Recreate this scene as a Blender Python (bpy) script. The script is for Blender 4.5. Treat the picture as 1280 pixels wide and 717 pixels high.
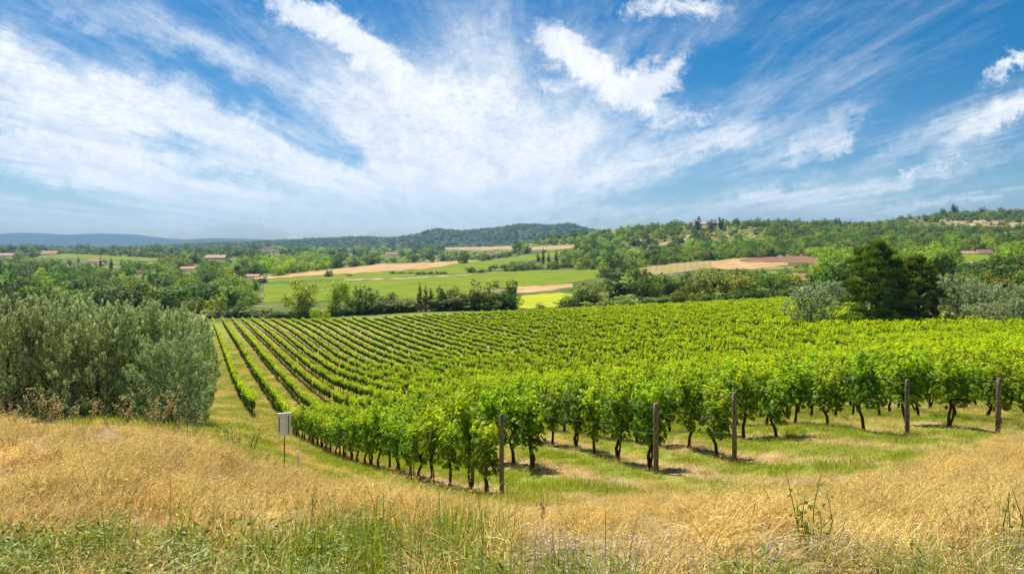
import bpy, math, random
import numpy as np
from mathutils import Vector, Matrix, Euler

for o in list(bpy.data.objects):
    bpy.data.objects.remove(o)
S = bpy.context.scene
COL = S.collection
R = math.radians
rng = np.random.default_rng(7)
random.seed(7)

# ------------------------------------------------------------------ camera
FPX = 853.3          # focal length in photo pixels (24 mm on 36 mm)
HY = 303.0           # photo row of the horizon
cam_d = bpy.data.cameras.new('camera')
cam = bpy.data.objects.new('camera', cam_d)
COL.objects.link(cam)
cam.location = (0, 0, 0)
cam.rotation_euler = (R(90), 0, 0)
cam_d.lens = 24
cam_d.sensor_width = 36
cam_d.shift_y = -(358.5 - HY) / 1280.0
cam_d.clip_start = 0.05
cam_d.clip_end = 60000
S.camera = cam

# ------------------------------------------------------------------ exposure
S.view_settings.view_transform = 'Standard'
S.view_settings.look = 'None'
S.view_settings.exposure = 0.75
S.view_settings.gamma = 1
S.cycles.max_bounces = 6
S.cycles.diffuse_bounces = 3
S.cycles.transmission_bounces = 3
S.cycles.transparent_max_bounces = 6
S.cycles.volume_bounces = 0
S.cycles.use_denoising = True

# ------------------------------------------------------------------ sun
SUN_EL = 57.0
SHADOW = Vector((0.48, -0.88))            # direction in which shadows fall
sd = bpy.data.lights.new('sun', 'SUN')
sd.energy = 5.0
sd.angle = R(0.5)
sd.color = (1.0, 0.945, 0.84)
sun = bpy.data.objects.new('sun', sd)
COL.objects.link(sun)
SHADOW.normalize()
dv = Vector((SHADOW.x * math.cos(R(SUN_EL)), SHADOW.y * math.cos(R(SUN_EL)), -math.sin(R(SUN_EL))))
sun.rotation_euler = dv.to_track_quat('-Z', 'Y').to_euler()
sun.location = (-30, 0, 60)

# ------------------------------------------------------------------ node helpers
class NT:
    def __init__(s, tree):
        s.t = tree
    def n(s, typ, **kw):
        x = s.t.nodes.new(typ)
        for k, v in kw.items():
            setattr(x, k, v)
        return x
    def l(s, a, b):
        s.t.links.new(a, b)
    def _in(s, sock, v):
        if isinstance(v, bpy.types.NodeSocket):
            s.l(v, sock)
        else:
            sock.default_value = v
    def m(s, op, a, b=None, c=None, clamp=False):
        x = s.n('ShaderNodeMath', operation=op, use_clamp=clamp)
        s._in(x.inputs[0], a)
        if b is not None: s._in(x.inputs[1], b)
        if c is not None: s._in(x.inputs[2], c)
        return x.outputs[0]
    def xyz(s, x, y, z=0.0):
        c = s.n('ShaderNodeCombineXYZ')
        s._in(c.inputs[0], x); s._in(c.inputs[1], y); s._in(c.inputs[2], z)
        return c.outputs[0]
    def noise(s, vec, scale, detail=4, rough=0.55, dist=0.0, col=False):
        x = s.n('ShaderNodeTexNoise')
        if vec is not None: s.l(vec, x.inputs['Vector'])
        x.inputs['Scale'].default_value = scale
        x.inputs['Detail'].default_value = detail
        x.inputs['Roughness'].default_value = rough
        x.inputs['Distortion'].default_value = dist
        return x.outputs['Color' if col else 'Fac']
    def ss(s, v, a, b, lo=0.0, hi=1.0):
        x = s.n('ShaderNodeMapRange', interpolation_type='SMOOTHSTEP')
        s._in(x.inputs[0], v)
        x.inputs[1].default_value = a; x.inputs[2].default_value = b
        x.inputs[3].default_value = lo; x.inputs[4].default_value = hi
        return x.outputs[0]
    def mix(s, f, a, b, blend='MIX'):
        x = s.n('ShaderNodeMix', data_type='RGBA', blend_type=blend)
        s._in(x.inputs[0], f)
        for sock, v in ((x.inputs[6], a), (x.inputs[7], b)):
            if isinstance(v, (tuple, list)) and len(v) == 3: v = (*v, 1)
            s._in(sock, v)
        return x.outputs[2]

# ------------------------------------------------------------------ sky
W = bpy.data.worlds.new('World')
S.world = W
W.use_nodes = True
wt = NT(W.node_tree)
for nd in list(W.node_tree.nodes): W.node_tree.nodes.remove(nd)
sky = wt.n('ShaderNodeTexSky', sky_type='NISHITA', sun_disc=False)
sky.sun_elevation = R(SUN_EL)
sky.sun_rotation = math.atan2(-SHADOW.x, -SHADOW.y)
sky.altitude = 200
sky.air_density = 1.0
sky.dust_density = 0.6
sky.ozone_density = 2.5
tc = wt.n('ShaderNodeTexCoord')
sep = wt.n('ShaderNodeSeparateXYZ'); wt.l(tc.outputs['Generated'], sep.inputs[0])
dx, dy, dz = sep.outputs
yy = wt.m('MAXIMUM', dy, 0.05)
U = wt.m('DIVIDE', dx, yy)
V = wt.m('DIVIDE', dz, yy)
zz = wt.m('MAXIMUM', wt.m('ADD', dz, 0.035), 0.02)
PX = wt.m('DIVIDE', dx, zz)
PY = wt.m('DIVIDE', dy, zz)
# cirrus lies in streaks that run away from the viewer
st1 = wt.noise(wt.xyz(wt.m('ADD', wt.m('MULTIPLY', PX, 2.2), 3.0), wt.m('MULTIPLY', PY, 0.42)), 0.9, 6, 0.55, 0.7)
st2 = wt.noise(wt.xyz(wt.m('MULTIPLY', PX, 5.5), wt.m('MULTIPLY', PY, 0.9), 4.0), 1.6, 6, 0.66, 0.5)
st3 = wt.noise(wt.xyz(PX, wt.m('MULTIPLY', PY, 0.7), 9.0), 9.0, 5, 0.7, 0.3)
fib = wt.noise(wt.xyz(U, V, 2.0), 26.0, 6, 0.72, 1.2)
# shapes of the named cloud masses, warped by noise
wn = wt.n('ShaderNodeSeparateColor')
wt.l(wt.noise(wt.xyz(U, V), 5.0, 6, 0.62, 0, True), wn.inputs[0])
wn2 = wt.n('ShaderNodeSeparateColor')
wt.l(wt.noise(wt.xyz(U, V, 7.0), 24.0, 5, 0.7, 0, True), wn2.inputs[0])
def warp(a, c1, c2, k1, k2):
    return wt.m('ADD', a, wt.m('ADD', wt.m('MULTIPLY', wt.m('SUBTRACT', c1, 0.5), k1), wt.m('MULTIPLY', wt.m('SUBTRACT', c2, 0.5), k2)))
UW = warp(U, wn.outputs[0], wn2.outputs[0], 0.13, 0.075)
VW = warp(V, wn.outputs[1], wn2.outputs[1], 0.10, 0.055)
def blob(x, y, L, Wd, ang, amp, soft=1.0):
    cu, cv = (x - 640) / FPX, (HY - y) / FPX
    a = R(ang)
    ca, sa = math.cos(a), -math.sin(a)
    du = wt.m('SUBTRACT', UW, cu); dvv = wt.m('SUBTRACT', VW, cv)
    p = wt.m('ADD', wt.m('MULTIPLY', du, ca * FPX / L), wt.m('MULTIPLY', dvv, sa * FPX / L))
    q = wt.m('ADD', wt.m('MULTIPLY', du, -sa * FPX / Wd), wt.m('MULTIPLY', dvv, ca * FPX / Wd))
    d2 = wt.m('ADD', wt.m('MULTIPLY', p, p), wt.m('MULTIPLY', q, q))
    g = wt.m('POWER', 2.718, wt.m('MULTIPLY', d2, -soft))
    return wt.m('MULTIPLY', g, amp)
def total(lst):
    s = None
    for b in lst:
        g = blob(*b)
        s = g if s is None else wt.m('ADD', s, g)
    return s
# (photo x, photo y, half length, half width, angle down to the right, strength)
thick = total([
    (372, 18, 75, 26, 35, 1.0), (452, 72, 75, 26, 36, 1.05), (520, 112, 50, 26, 38, .7), (560, 150, 50, 18, 40, .4),
    (738, 88, 70, 30, 38, 1.0), (815, 98, 55, 26, -38, .95), (705, 58, 36, 15, 42, .6),
    (850, 6, 75, 18, 0, .85), (790, 20, 30, 10, 0, .4), (684, 108, 26, 12, 20, .8), (664, 142, 26, 13, 45, .55),
    (1268, 84, 44, 13, -36, .95), (1040, 172, 46, 12, -32, .55), (865, 152, 60, 15, -12, .5), (820, 128, 40, 18, 45, .5),
    (1138, 211, 18, 3.5, -10, .8), (1190, 200, 42, 3.5, -8, .7),
])
veil = total([
    (200, 60, 420, 90, 14, .24), (520, 190, 190, 90, 8, .35), (120, 150, 200, 60, 14, .25),
    (40, 95, 150, 30, 26, .75), (200, 135, 190, 26, 20, .75), (330, 170, 90, 14, 18, .6), (60, 190, 230, 70, 6, .72), (260, 225, 260, 44, 10, .62),
    (560, 200, 130, 74, 10, 1.0), (480, 130, 130, 50, 35, .55), (610, 60, 130, 110, 10, .48), (700, 180, 110, 60, -5, .60),
    (870, 185, 170, 20, -14, .72), (1150, 175, 190, 15, -22, .50), (1120, 222, 240, 13, -13, .66), (1010, 178, 90, 15, -30, .7), (1230, 165, 70, 12, -25, .6),
    (120, 30, 200, 18, 26, .42), (250, 60, 170, 16, 26, .34), (300, 272, 420, 20, 0, .55), (820, 262, 300, 12, -3, .5), (1180, 245, 200, 7, -8, .55), (1000, 110, 200, 30, -12, .26), (900, 40, 260, 34, -8, .22), (1270, 140, 80, 12, -32, .6),
])
holes = total([(205, 178, 75, 18, 10, .75), (440, 192, 80, 14, 14, .7), (60, 240, 130, 16, 5, .45), (280, 218, 90, 8, 8, .5), (170, 62, 170, 14, 24, .4), (600, 268, 100, 9, 0, .5), (20, 160, 40, 7, 5, .4), (330, 120, 130, 20, 24, .35)])
edge_n = wt.m('ADD', wt.m('MULTIPLY', fib, 0.6), wt.m('MULTIPLY', st3, 0.4))
tk = wt.m('ADD', thick, wt.m('MULTIPLY', wt.m('SUBTRACT', edge_n, 0.52), 1.7))
tk = wt.m('MULTIPLY', wt.ss(tk, 0.18, 1.05), wt.ss(thick, 0.05, 0.35))
stm = wt.m('ADD', wt.m('MULTIPLY', st1, 0.52), wt.m('ADD', wt.m('MULTIPLY', st2, 0.34), wt.m('MULTIPLY', st3, 0.14)))
vl = wt.m('ADD', wt.m('SUBTRACT', veil, holes), wt.m('MULTIPLY', wt.m('SUBTRACT', stm, 0.475), 1.9))
vl = wt.m('MULTIPLY', wt.ss(vl, 0.0, 1.2), 0.95)
# small ripples in the left sheet
rip = wt.noise(wt.xyz(PX, wt.m('MULTIPLY', PY, 0.5), 5.0), 15.0, 4, 0.65, 1.0)
vl = wt.m('MULTIPLY', vl, wt.ss(rip, 0.32, 0.58, 0.80, 1.0))
vl = wt.m('MULTIPLY', vl, wt.ss(V, 0.0, 0.10, .45, 1.0))
cov = wt.m('SUBTRACT', 1.0, wt.m('MULTIPLY', wt.m('SUBTRACT', 1.0, tk), wt.m('SUBTRACT', 1.0, vl)), clamp=True)
hs = wt.n('ShaderNodeHueSaturation')
hs.inputs['Saturation'].default_value = 1.68
hs.inputs['Hue'].default_value = 0.497
hs.inputs['Value'].default_value = 0.48
wt.l(sky.outputs[0], hs.inputs['Color'])
CL = 5.9
ht = wt.mix(wt.ss(V, 0.0, 0.30), (.80, .98, 1.12), (1, 1, 1))
skb = wt.mix(1.0, hs.outputs[0], ht, 'MULTIPLY')
clc = wt.mix(wt.ss(wt.m('ADD', fib, st1), 0.75, 1.2), (CL * .80, CL * .87, CL * .95), (CL * 1.04, CL * 1.05, CL * 1.05))
skc = wt.mix(cov, skb, clc)
bg = wt.n('ShaderNodeBackground'); bg.inputs['Strength'].default_value = 0.105
wt.l(skc, bg.inputs['Color'])
wo = wt.n('ShaderNodeOutputWorld'); wt.l(bg.outputs[0], wo.inputs[0])
W.cycles.sampling_method = 'MANUAL'
W.cycles.sample_map_resolution = 512

# ------------------------------------------------------------------ terrain height field
T = -0.46                                     # direction of the vine rows: dX/dY
CT = []                                       # (azimuth, log range, z / range)
def ctl(x, y, Y, extra=0.0):
    u = (x - 640) / FPX
    z = -(y - HY) / FPX * Y - extra
    X = u * Y
    Rr = math.hypot(X, Y)
    CT.append((math.atan2(X, Y), math.log(Rr), z / Rr))
for p in [  # foreground bank
    (0, 717, 3.5), (300, 717, 3.5), (640, 717, 3.4), (1000, 717, 3.6), (1280, 717, 3.7),
    (0, 600, 5.6), (300, 640, 5.6), (640, 662, 6.0), (1000, 652, 6.3), (1280, 640, 6.3),
    (0, 534, 9.4), (150, 537, 9.4), (260, 553, 10.0), (310, 583, 10.5), (480, 622, 10), (640, 632, 10), (850, 622, 10), (1050, 610, 10), (1280, 578, 11),
    (0, 552, 20), (130, 556, 20), (225, 556, 22), (0, 524, 33), (150, 524, 35), (0, 470, 70), (100, 425, 150),
    (627, 623, 13), (567, 609, 15.7), (484, 587, 20.9), (419, 569, 28.8), (363, 544, 43), (345, 513, 51), (325, 480, 64), (300, 440, 94), (275, 402, 165),
    (355, 586, 14), (316, 517, 43.5), (265, 500, 57), (285, 568, 16), (290, 545, 28),
    (820, 592, 15.1), (755, 571, 17.1), (684, 555, 19.8), (918, 580, 15.8), (867, 557, 17.5), (969, 551, 17.7), (1131, 545, 17.2), (1064, 536, 18.1), (992, 528, 19.8),
    (1247, 543, 17.0), (1223, 530, 18.0), (1180, 520, 20)]:
    ctl(*p)
def ctlh(x, prof):
    for Y, h in prof:
        X = (x - 640) / FPX * Y; Rr = math.hypot(X, Y)
        CT.append((math.atan2(X, Y), math.log(Rr), -h / Rr))
ctlh(380, [(120, 17.0), (165, 19.2)])
ctlh(440, [(50, 12.0), (80, 15.6), (100, 17.0), (130, 17.9), (165, 18.4)])
ctlh(530, [(30, 8.7), (60, 13.0), (80, 15.4), (100, 16.8), (130, 17.3), (165, 17.6)])
ctlh(620, [(25, 7.0), (40, 9.7), (60, 12.8), (80, 15.0), (95, 16.0), (120, 16.6), (158, 16.9)])
ctlh(710, [(25, 6.9), (40, 9.4), (60, 12.4), (80, 14.3), (100, 15.2), (130, 15.9), (158, 16.4)])
ctlh(800, [(25, 6.8), (40, 9.1), (60, 11.8), (80, 13.4), (100, 14.2), (130, 15.0), (158, 15.7)])
ctlh(870, [(60, 11.4), (100, 13.6), (160, 15.2)])
ctlh(960, [(25, 6.4), (40, 8.6), (60, 10.9), (80, 12.0), (110, 13.0), (168, 14.5)])
ctlh(1050, [(110, 12.6), (165, 14.6)])
ctlh(1100, [(25, 6.2), (40, 7.9), (60, 9.7), (84, 11.0), (105, 12.0)])
ctlh(1180, [(125, 13.0)])
ctlh(1280, [(25, 6.1), (40, 7.7), (60, 9.3), (80, 10.4), (120, 13.0)])
for p in [
    (0, 392, 240), (160, 390, 235), (320, 391, 215), (480, 386, 220), (650, 384, 210), (750, 382, 215), (900, 375, 235), (1100, 372, 230), (1280, 376, 200),
    (680, 376, 250), (560, 352, 400), (400, 354, 400), (720, 349, 400), (700, 338, 520), (600, 335, 600), (480, 337, 600), (350, 345, 520), (450, 333, 720), (570, 327, 880),
    (0, 352, 450), (100, 333, 780), (0, 316, 1600), (200, 322, 1150), (100, 310, 3000), (270, 326, 950), (335, 318, 1400), (200, 355, 420), (480, 318, 1500),
    (600, 318, 1300), (660, 305, 1900), (560, 310, 2500), (700, 297, 1600), (740, 326, 680), (810, 336, 500), (860, 336, 480), (960, 332, 480), (1040, 327, 500),
    (800, 316, 720), (830, 303, 880), (890, 286, 1000), (960, 281, 1060), (1040, 281, 1120), (760, 289, 1300), (800, 286, 1150), (1110, 282, 1250), (1180, 266, 1450), (1280, 264, 1450),
    (960, 303, 800), (1100, 303, 750), (1200, 326, 400), (1230, 318, 440), (1280, 304, 640), (1200, 288, 1050), (1280, 288, 980), (1000, 350, 330), (1100, 345, 320), (1280, 350, 300), (860, 356, 330), (780, 352, 360),
    (900, 297, 2200), (1200, 292, 2600), (1000, 296, 2200), (780, 300, 2400), (0, 305, 9000), (300, 305, 9000), (640, 305, 9000), (1000, 303, 9000), (1280, 303, 9000)]:
    ctl(*p)
for deg in (-180, -140, -100, -70, 70, 100, 140, 180):
    for Rr, z in ((1.0, -1.62), (4, -1.75), (12, -3.2 if abs(deg) < 90 else -2.0), (40, -8.5 if abs(deg) < 90 else -3), (150, -17 if deg < 0 else -13), (600, -22 if deg < 0 else -6), (2500, -20), (9000, -30)):
        CT.append((R(deg), math.log(Rr), z / Rr))
for deg in (-45, -20, 0, 20, 45):
    CT.append((R(deg), math.log(1.0), -1.62)); CT.append((R(deg), math.log(2.0), -0.815))
CT = np.array(CT)
KA = 3.2
def _phi(d2):
    return 0.5 * d2 * np.log(d2 + 1e-12)
P0 = np.stack([CT[:, 0] * KA, CT[:, 1]], 1)
n0 = len(P0)
d2 = ((P0[:, None] - P0[None]) ** 2).sum(2)
A = np.zeros((n0 + 3, n0 + 3))
A[:n0, :n0] = _phi(d2) + np.eye(n0) * 0.012
A[:n0, n0] = 1; A[:n0, n0 + 1:] = P0
A[n0, :n0] = 1; A[n0 + 1:, :n0] = P0.T
WT = np.linalg.solve(A, np.concatenate([CT[:, 2], np.zeros(3)]))
def rbf(az, lr):
    q = np.stack([np.ravel(az) * KA, np.ravel(lr)], 1)
    out = np.empty(len(q))
    for i in range(0, len(q), 20000):
        s = q[i:i + 20000]
        dd = ((s[:, None] - P0[None]) ** 2).sum(2)
        out[i:i + 20000] = _phi(dd) @ WT[:n0] + WT[n0] + s @ WT[n0 + 1:]
    return out.reshape(np.shape(az))
def bumps(X, Y, Rr):
    a = np.sin(X * .9 + 1.3) * np.cos(Y * 1.1) * .02 + np.sin(X * .33 + Y * .27) * .035
    far = np.clip((Rr - 250) / 600, 0, 1)
    b = (np.sin(X * .021 + 2) * np.cos(Y * .017) + .6 * np.sin(X * .051 + Y * .043)) * 1.1
    return a * np.clip(Rr / 5 - .3, 0, 1) + b * far
TAZ = np.radians(np.concatenate([np.arange(-180, -50, 1.0), np.arange(-50, 50, .25), np.arange(50, 180.5, 1.0)]))
TLR = np.linspace(0, math.log(12000), 260)
_a, _l = np.meshgrid(TAZ, TLR, indexing='ij')
TAB = rbf(_a, _l)
def H(X, Y):
    """height of the ground at X, Y (bilinear in the table)"""
    X = np.asarray(X, float); Y = np.asarray(Y, float)
    Rr = np.maximum(np.hypot(X, Y), 1.0)
    fa = np.interp(np.arctan2(X, Y), TAZ, np.arange(len(TAZ)))
    fl = np.clip(np.log(Rr) / TLR[1], 0, len(TLR) - 1.001)
    ia = np.minimum(fa.astype(int), len(TAZ) - 2); il = fl.astype(int)
    ta = fa - ia; tl = fl - il
    v = (TAB[ia, il] * (1 - ta) + TAB[ia + 1, il] * ta) * (1 - tl) + (TAB[ia, il + 1] * (1 - ta) + TAB[ia + 1, il + 1] * ta) * tl
    return v * Rr + bumps(X, Y, Rr)
def Hs(x, y):
    return float(H(np.array([x]), np.array([y]))[0])
def pix(xs, ys, ymin=3.0, ymax=6000.0):
    """points of the ground seen in the directions xs, ys"""
    xs = np.atleast_1d(np.asarray(xs, float)); ys = np.atleast_1d(np.asarray(ys, float))
    Ys = np.exp(np.linspace(math.log(ymin), math.log(ymax), 260))
    u = (xs - 640) / FPX
    out = np.zeros((len(xs), 3))
    for i in range(0, len(xs), 400):
        uu = u[i:i + 400, None]; v = ((HY - ys[i:i + 400]) / FPX)[:, None]
        YY = np.broadcast_to(Ys[None], (uu.shape[0], 260))
        g = H(uu * YY, YY) - v * YY           # ground above the ray?
        hit = g >= 0
        k = np.where(hit.any(1), hit.argmax(1), 259)
        k = np.maximum(k, 1)
        r_ = np.arange(len(k))
        g0, g1 = g[r_, k - 1], g[r_, k]
        f = np.clip(g0 / (g0 - g1 + 1e-12), 0, 1)
        Yh = Ys[k - 1] * (Ys[k] / Ys[k - 1]) ** f
        out[i:i + 400, 0] = uu[:, 0] * Yh; out[i:i + 400, 1] = Yh
    out[:, 2] = H(out[:, 0], out[:, 1])
    return out
def to_px(P):
    P = np.atleast_2d(P)
    return 640 + FPX * P[:, 0] / P[:, 1], HY - FPX * P[:, 2] / P[:, 1]

# ------------------------------------------------------------------ mesh helpers
def mesh_np(name, V, F, tint=None, mat=None, smooth=False):
    V = np.asarray(V, np.float32); F = np.asarray(F, np.int32)
    me = bpy.data.meshes.new(name)
    k = F.shape[1]
    me.vertices.add(len(V)); me.vertices.foreach_set('co', V.ravel())
    me.loops.add(F.size); me.loops.foreach_set('vertex_index', F.ravel())
    me.polygons.add(len(F))
    me.polygons.foreach_set('loop_start', np.arange(0, F.size, k, dtype=np.int32))
    me.polygons.foreach_set('loop_total', np.full(len(F), k, np.int32))
    if smooth: me.polygons.foreach_set('use_smooth', np.ones(len(F), bool))
    me.update(calc_edges=True)
    if tint is not None:
        a = me.attributes.new('tint', 'FLOAT', 'POINT'); a.data.foreach_set('value', np.asarray(tint, np.float32))
    if mat: me.materials.append(mat)
    return me
def link(name, me, parent=None, loc=None):
    o = bpy.data.objects.new(name, me); COL.objects.link(o)
    if parent: o.parent = parent
    if loc is not None: o.location = loc
    return o
def tag(o, label=None, cat=None, group=None, kind=None):
    if label: o['label'] = label
    if cat: o['category'] = cat
    if group: o['group'] = group
    if kind: o['kind'] = kind
    return o
def empty(name, loc=(0, 0, 0), rz=0):
    o = bpy.data.objects.new(name, None); COL.objects.link(o)
    o.location = loc; o.rotation_euler = (0, 0, rz); o.empty_display_size = .2
    return o
def unit(v):
    return v / np.maximum(np.linalg.norm(v, axis=-1, keepdims=True), 1e-9)
class MB:
    """collects tubes and boxes of quads / tris into one mesh"""
    def __init__(s): s.v = []; s.f = []; s.n = 0
    def tube(s, pts, rad, k=7, cap=True, wob=0.0):
        pts = [Vector(p) for p in pts]
        up = Vector((0.3, 0.9, 0.1))
        for i, p in enumerate(pts):
            d = (pts[min(i + 1, len(pts) - 1)] - pts[max(i - 1, 0)]).normalized()
            a = d.cross(up).normalized(); b = d.cross(a)
            for j in range(k):
                t = 2 * math.pi * j / k
                r_ = rad[i] * (1 + wob * random.uniform(-1, 1))
                s.v.append(p + (a * math.cos(t) + b * math.sin(t)) * r_)
        m = len(pts)
        for i in range(m - 1):
            for j in range(k):
                q = s.n + i * k
                s.f.append((q + j, q + (j + 1) % k, q + k + (j + 1) % k, q + k + j))
        if cap:
            s.f.append(tuple(s.n + j for j in range(k))[::-1]); s.f.append(tuple(s.n + (m - 1) * k + j for j in range(k)))
        s.n = len(s.v)
    def box(s, x0, x1, y0, y1, z0, z1):
        q = s.n
        s.v += [Vector(c) for c in ((x0, y0, z0), (x1, y0, z0), (x1, y1, z0), (x0, y1, z0), (x0, y0, z1), (x1, y0, z1), (x1, y1, z1), (x0, y1, z1))]
        s.f += [tuple(q + i for i in f) for f in ((0, 3, 2, 1), (4, 5, 6, 7), (0, 1, 5, 4), (1, 2, 6, 5), (2, 3, 7, 6), (3, 0, 4, 7))]
        s.n = len(s.v)
    def poly(s, vs, fs):
        q = s.n; s.v += [Vector(v) for v in vs]; s.f += [tuple(q + i for i in f) for f in fs]; s.n = len(s.v)
    def mesh(s, name, mat, smooth=False):
        me = bpy.data.meshes.new(name); me.from_pydata([tuple(v) for v in s.v], [], s.f); me.materials.append(mat)
        if smooth: me.polygons.foreach_set('use_smooth', np.ones(len(me.polygons), bool))
        me.update(); return me

# ------------------------------------------------------------------ materials
def new_mat(name):
    m = bpy.data.materials.new(name); m.use_nodes = True
    nt = m.node_tree
    for x in list(nt.nodes): nt.nodes.remove(x)
    return m, NT(nt)
def foliage(name, col, young, transl=0.35, rough=0.55, spec=0.25, objcol=False, var=0.35, hue=0.03, tcol=(1.15, 1.1, .45)):
    """leaf material: base colour, lighter colour by attribute tint (young leaves, or sunlit foliage put into the colour), per-thing variation"""
    m, t = new_mat(name)
    at = t.n('ShaderNodeAttribute', attribute_name='tint')
    oi = t.n('ShaderNodeObjectInfo')
    base = t.mix(at.outputs['Fac'], col, young)
    if objcol:
        base = t.mix(1.0, oi.outputs['Color'], base, 'MULTIPLY')
    h = t.n('ShaderNodeHueSaturation')
    t.l(base, h.inputs['Color'])
    t.l(t.m('ADD', t.m('MULTIPLY', t.m('SUBTRACT', oi.outputs['Random'], .5), hue), .5), h.inputs['Hue'])
    r2 = t.m('FRACT', t.m('MULTIPLY', oi.outputs['Random'], 17.3))
    t.l(t.m('ADD', t.m('MULTIPLY', r2, var), 1 - var / 2), h.inputs['Value'])
    p = t.n('ShaderNodeBsdfPrincipled')
    p.inputs['Roughness'].default_value = rough
    p.inputs['Specular IOR Level'].default_value = spec
    t.l(h.outputs[0], p.inputs['Base Color'])
    tr = t.n('ShaderNodeBsdfTranslucent')
    t.l(t.mix(1.0, h.outputs[0], tcol, 'MULTIPLY'), tr.inputs['Color'])
    mx = t.n('ShaderNodeMixShader'); mx.inputs[0].default_value = transl
    t.l(p.outputs[0], mx.inputs[1]); t.l(tr.outputs[0], mx.inputs[2])
    o = t.n('ShaderNodeOutputMaterial'); t.l(mx.outputs[0], o.inputs[0])
    return m
def solid(name, c1, c2, scale=6, rough=.8, spec=.2, detail=6, lo=.35, hi=.65, stretch=(1, 1, 1), bump=0.0, metal=0):
    m, t = new_mat(name)
    tcn = t.n('ShaderNodeTexCoord'); mp = t.n('ShaderNodeMapping'); mp.inputs['Scale'].default_value = stretch
    t.l(tcn.outputs['Object'], mp.inputs[0])
    nz = t.noise(mp.outputs[0], scale, detail, .6)
    p = t.n('ShaderNodeBsdfPrincipled')
    t.l(t.mix(t.ss(nz, lo, hi), c1, c2), p.inputs['Base Color'])
    p.inputs['Roughness'].default_value = rough; p.inputs['Specular IOR Level'].default_value = spec; p.inputs['Metallic'].default_value = metal
    if bump:
        b = t.n('ShaderNodeBump'); b.inputs['Strength'].default_value = bump; b.inputs['Distance'].default_value = .02
        t.l(nz, b.inputs['Height']); t.l(b.outputs[0], p.inputs['Normal'])
    o = t.n('ShaderNodeOutputMaterial'); t.l(p.outputs[0], o.inputs[0])
    return m
M = {}
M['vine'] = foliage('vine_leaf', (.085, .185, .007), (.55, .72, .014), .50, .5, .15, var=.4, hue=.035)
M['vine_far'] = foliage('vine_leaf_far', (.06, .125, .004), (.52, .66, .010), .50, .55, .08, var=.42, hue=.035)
M['bark_vine'] = solid('vine_bark', (.035, .022, .014), (.09, .062, .042), 30, .9, .1, stretch=(1, 1, .3), bump=.6)
M['bark'] = solid('tree_bark', (.06, .045, .032), (.15, .12, .09), 12, .9, .1, stretch=(1, 1, .3))
M['tree'] = foliage('tree_leaf', (.42, .52, .36), (1.9, 1.95, 1.15), .25, .6, .15, objcol=True, var=.5, hue=.05)  # wide tint contrast: sunlit and shaded clumps put into the leaf colour
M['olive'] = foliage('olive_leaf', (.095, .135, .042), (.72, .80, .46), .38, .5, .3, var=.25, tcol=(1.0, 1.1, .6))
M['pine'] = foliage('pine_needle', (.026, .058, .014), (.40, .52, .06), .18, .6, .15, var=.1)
M['dry'] = foliage('dry_grass_blade', (.33, .22, .045), (.93, .73, .27), .35, .6, .2, var=.62, hue=.025, tcol=(1.1, 1, .8))
M['grass'] = foliage('green_grass_blade', (.14, .21, .014), (.48, .53, .05), .35, .5, .3, var=.4)
M['weed'] = foliage('weed_leaf', (.11, .19, .022), (.36, .43, .07), .35, .5, .3, var=.3)
M['dryweed'] = foliage('dry_weed', (.24, .19, .08), (.66, .55, .29), .2, .7, .1, var=.3)
M['flower'] = foliage('pale_flower', (.42, .38, .30), (.75, .72, .66), .2, .7, .1, var=.2, tcol=(1, 1, 1))
M['post'] = solid('weathered_post', (.08, .058, .04), (.32, .24, .17), 18, .9, .1, stretch=(4, 4, .5), bump=.6)
M['stakewood'] = solid('grey_stake', (.10, .08, .06), (.28, .23, .17), 18, .9, .1, stretch=(4, 4, .5), bump=.4)
M['box'] = solid('white_box', (.72, .71, .71), (.86, .85, .85), 5, .55, .3)
M['boxdark'] = solid('box_slot', (.05, .05, .06), (.10, .10, .11), 5, .7, .2)
M['rust'] = solid('rusty_rod', (.11, .07, .045), (.24, .15, .09), 20, .8, .2)
M['wire'] = solid('wire', (.35, .35, .35), (.5, .5, .5), 20, .4, .5, metal=.8)
M['wall'] = solid('cream_wall', (.62, .50, .38), (.74, .62, .50), 1.2, .9, .1)
M['wallwhite'] = solid('white_wall', (.62, .58, .52), (.75, .72, .66), 1.2, .9, .1)
M['roof'] = solid('clay_roof', (.55, .29, .20), (.74, .46, .34), 2.5, .9, .1, stretch=(1, 3, 1))
M['glass'] = solid('dark_window', (.03, .035, .04), (.06, .06, .07), 2, .3, .5)
M['rock'] = solid('pale_rock', (.40, .31, .22), (.62, .52, .40), .4, .95, .1)

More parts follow.
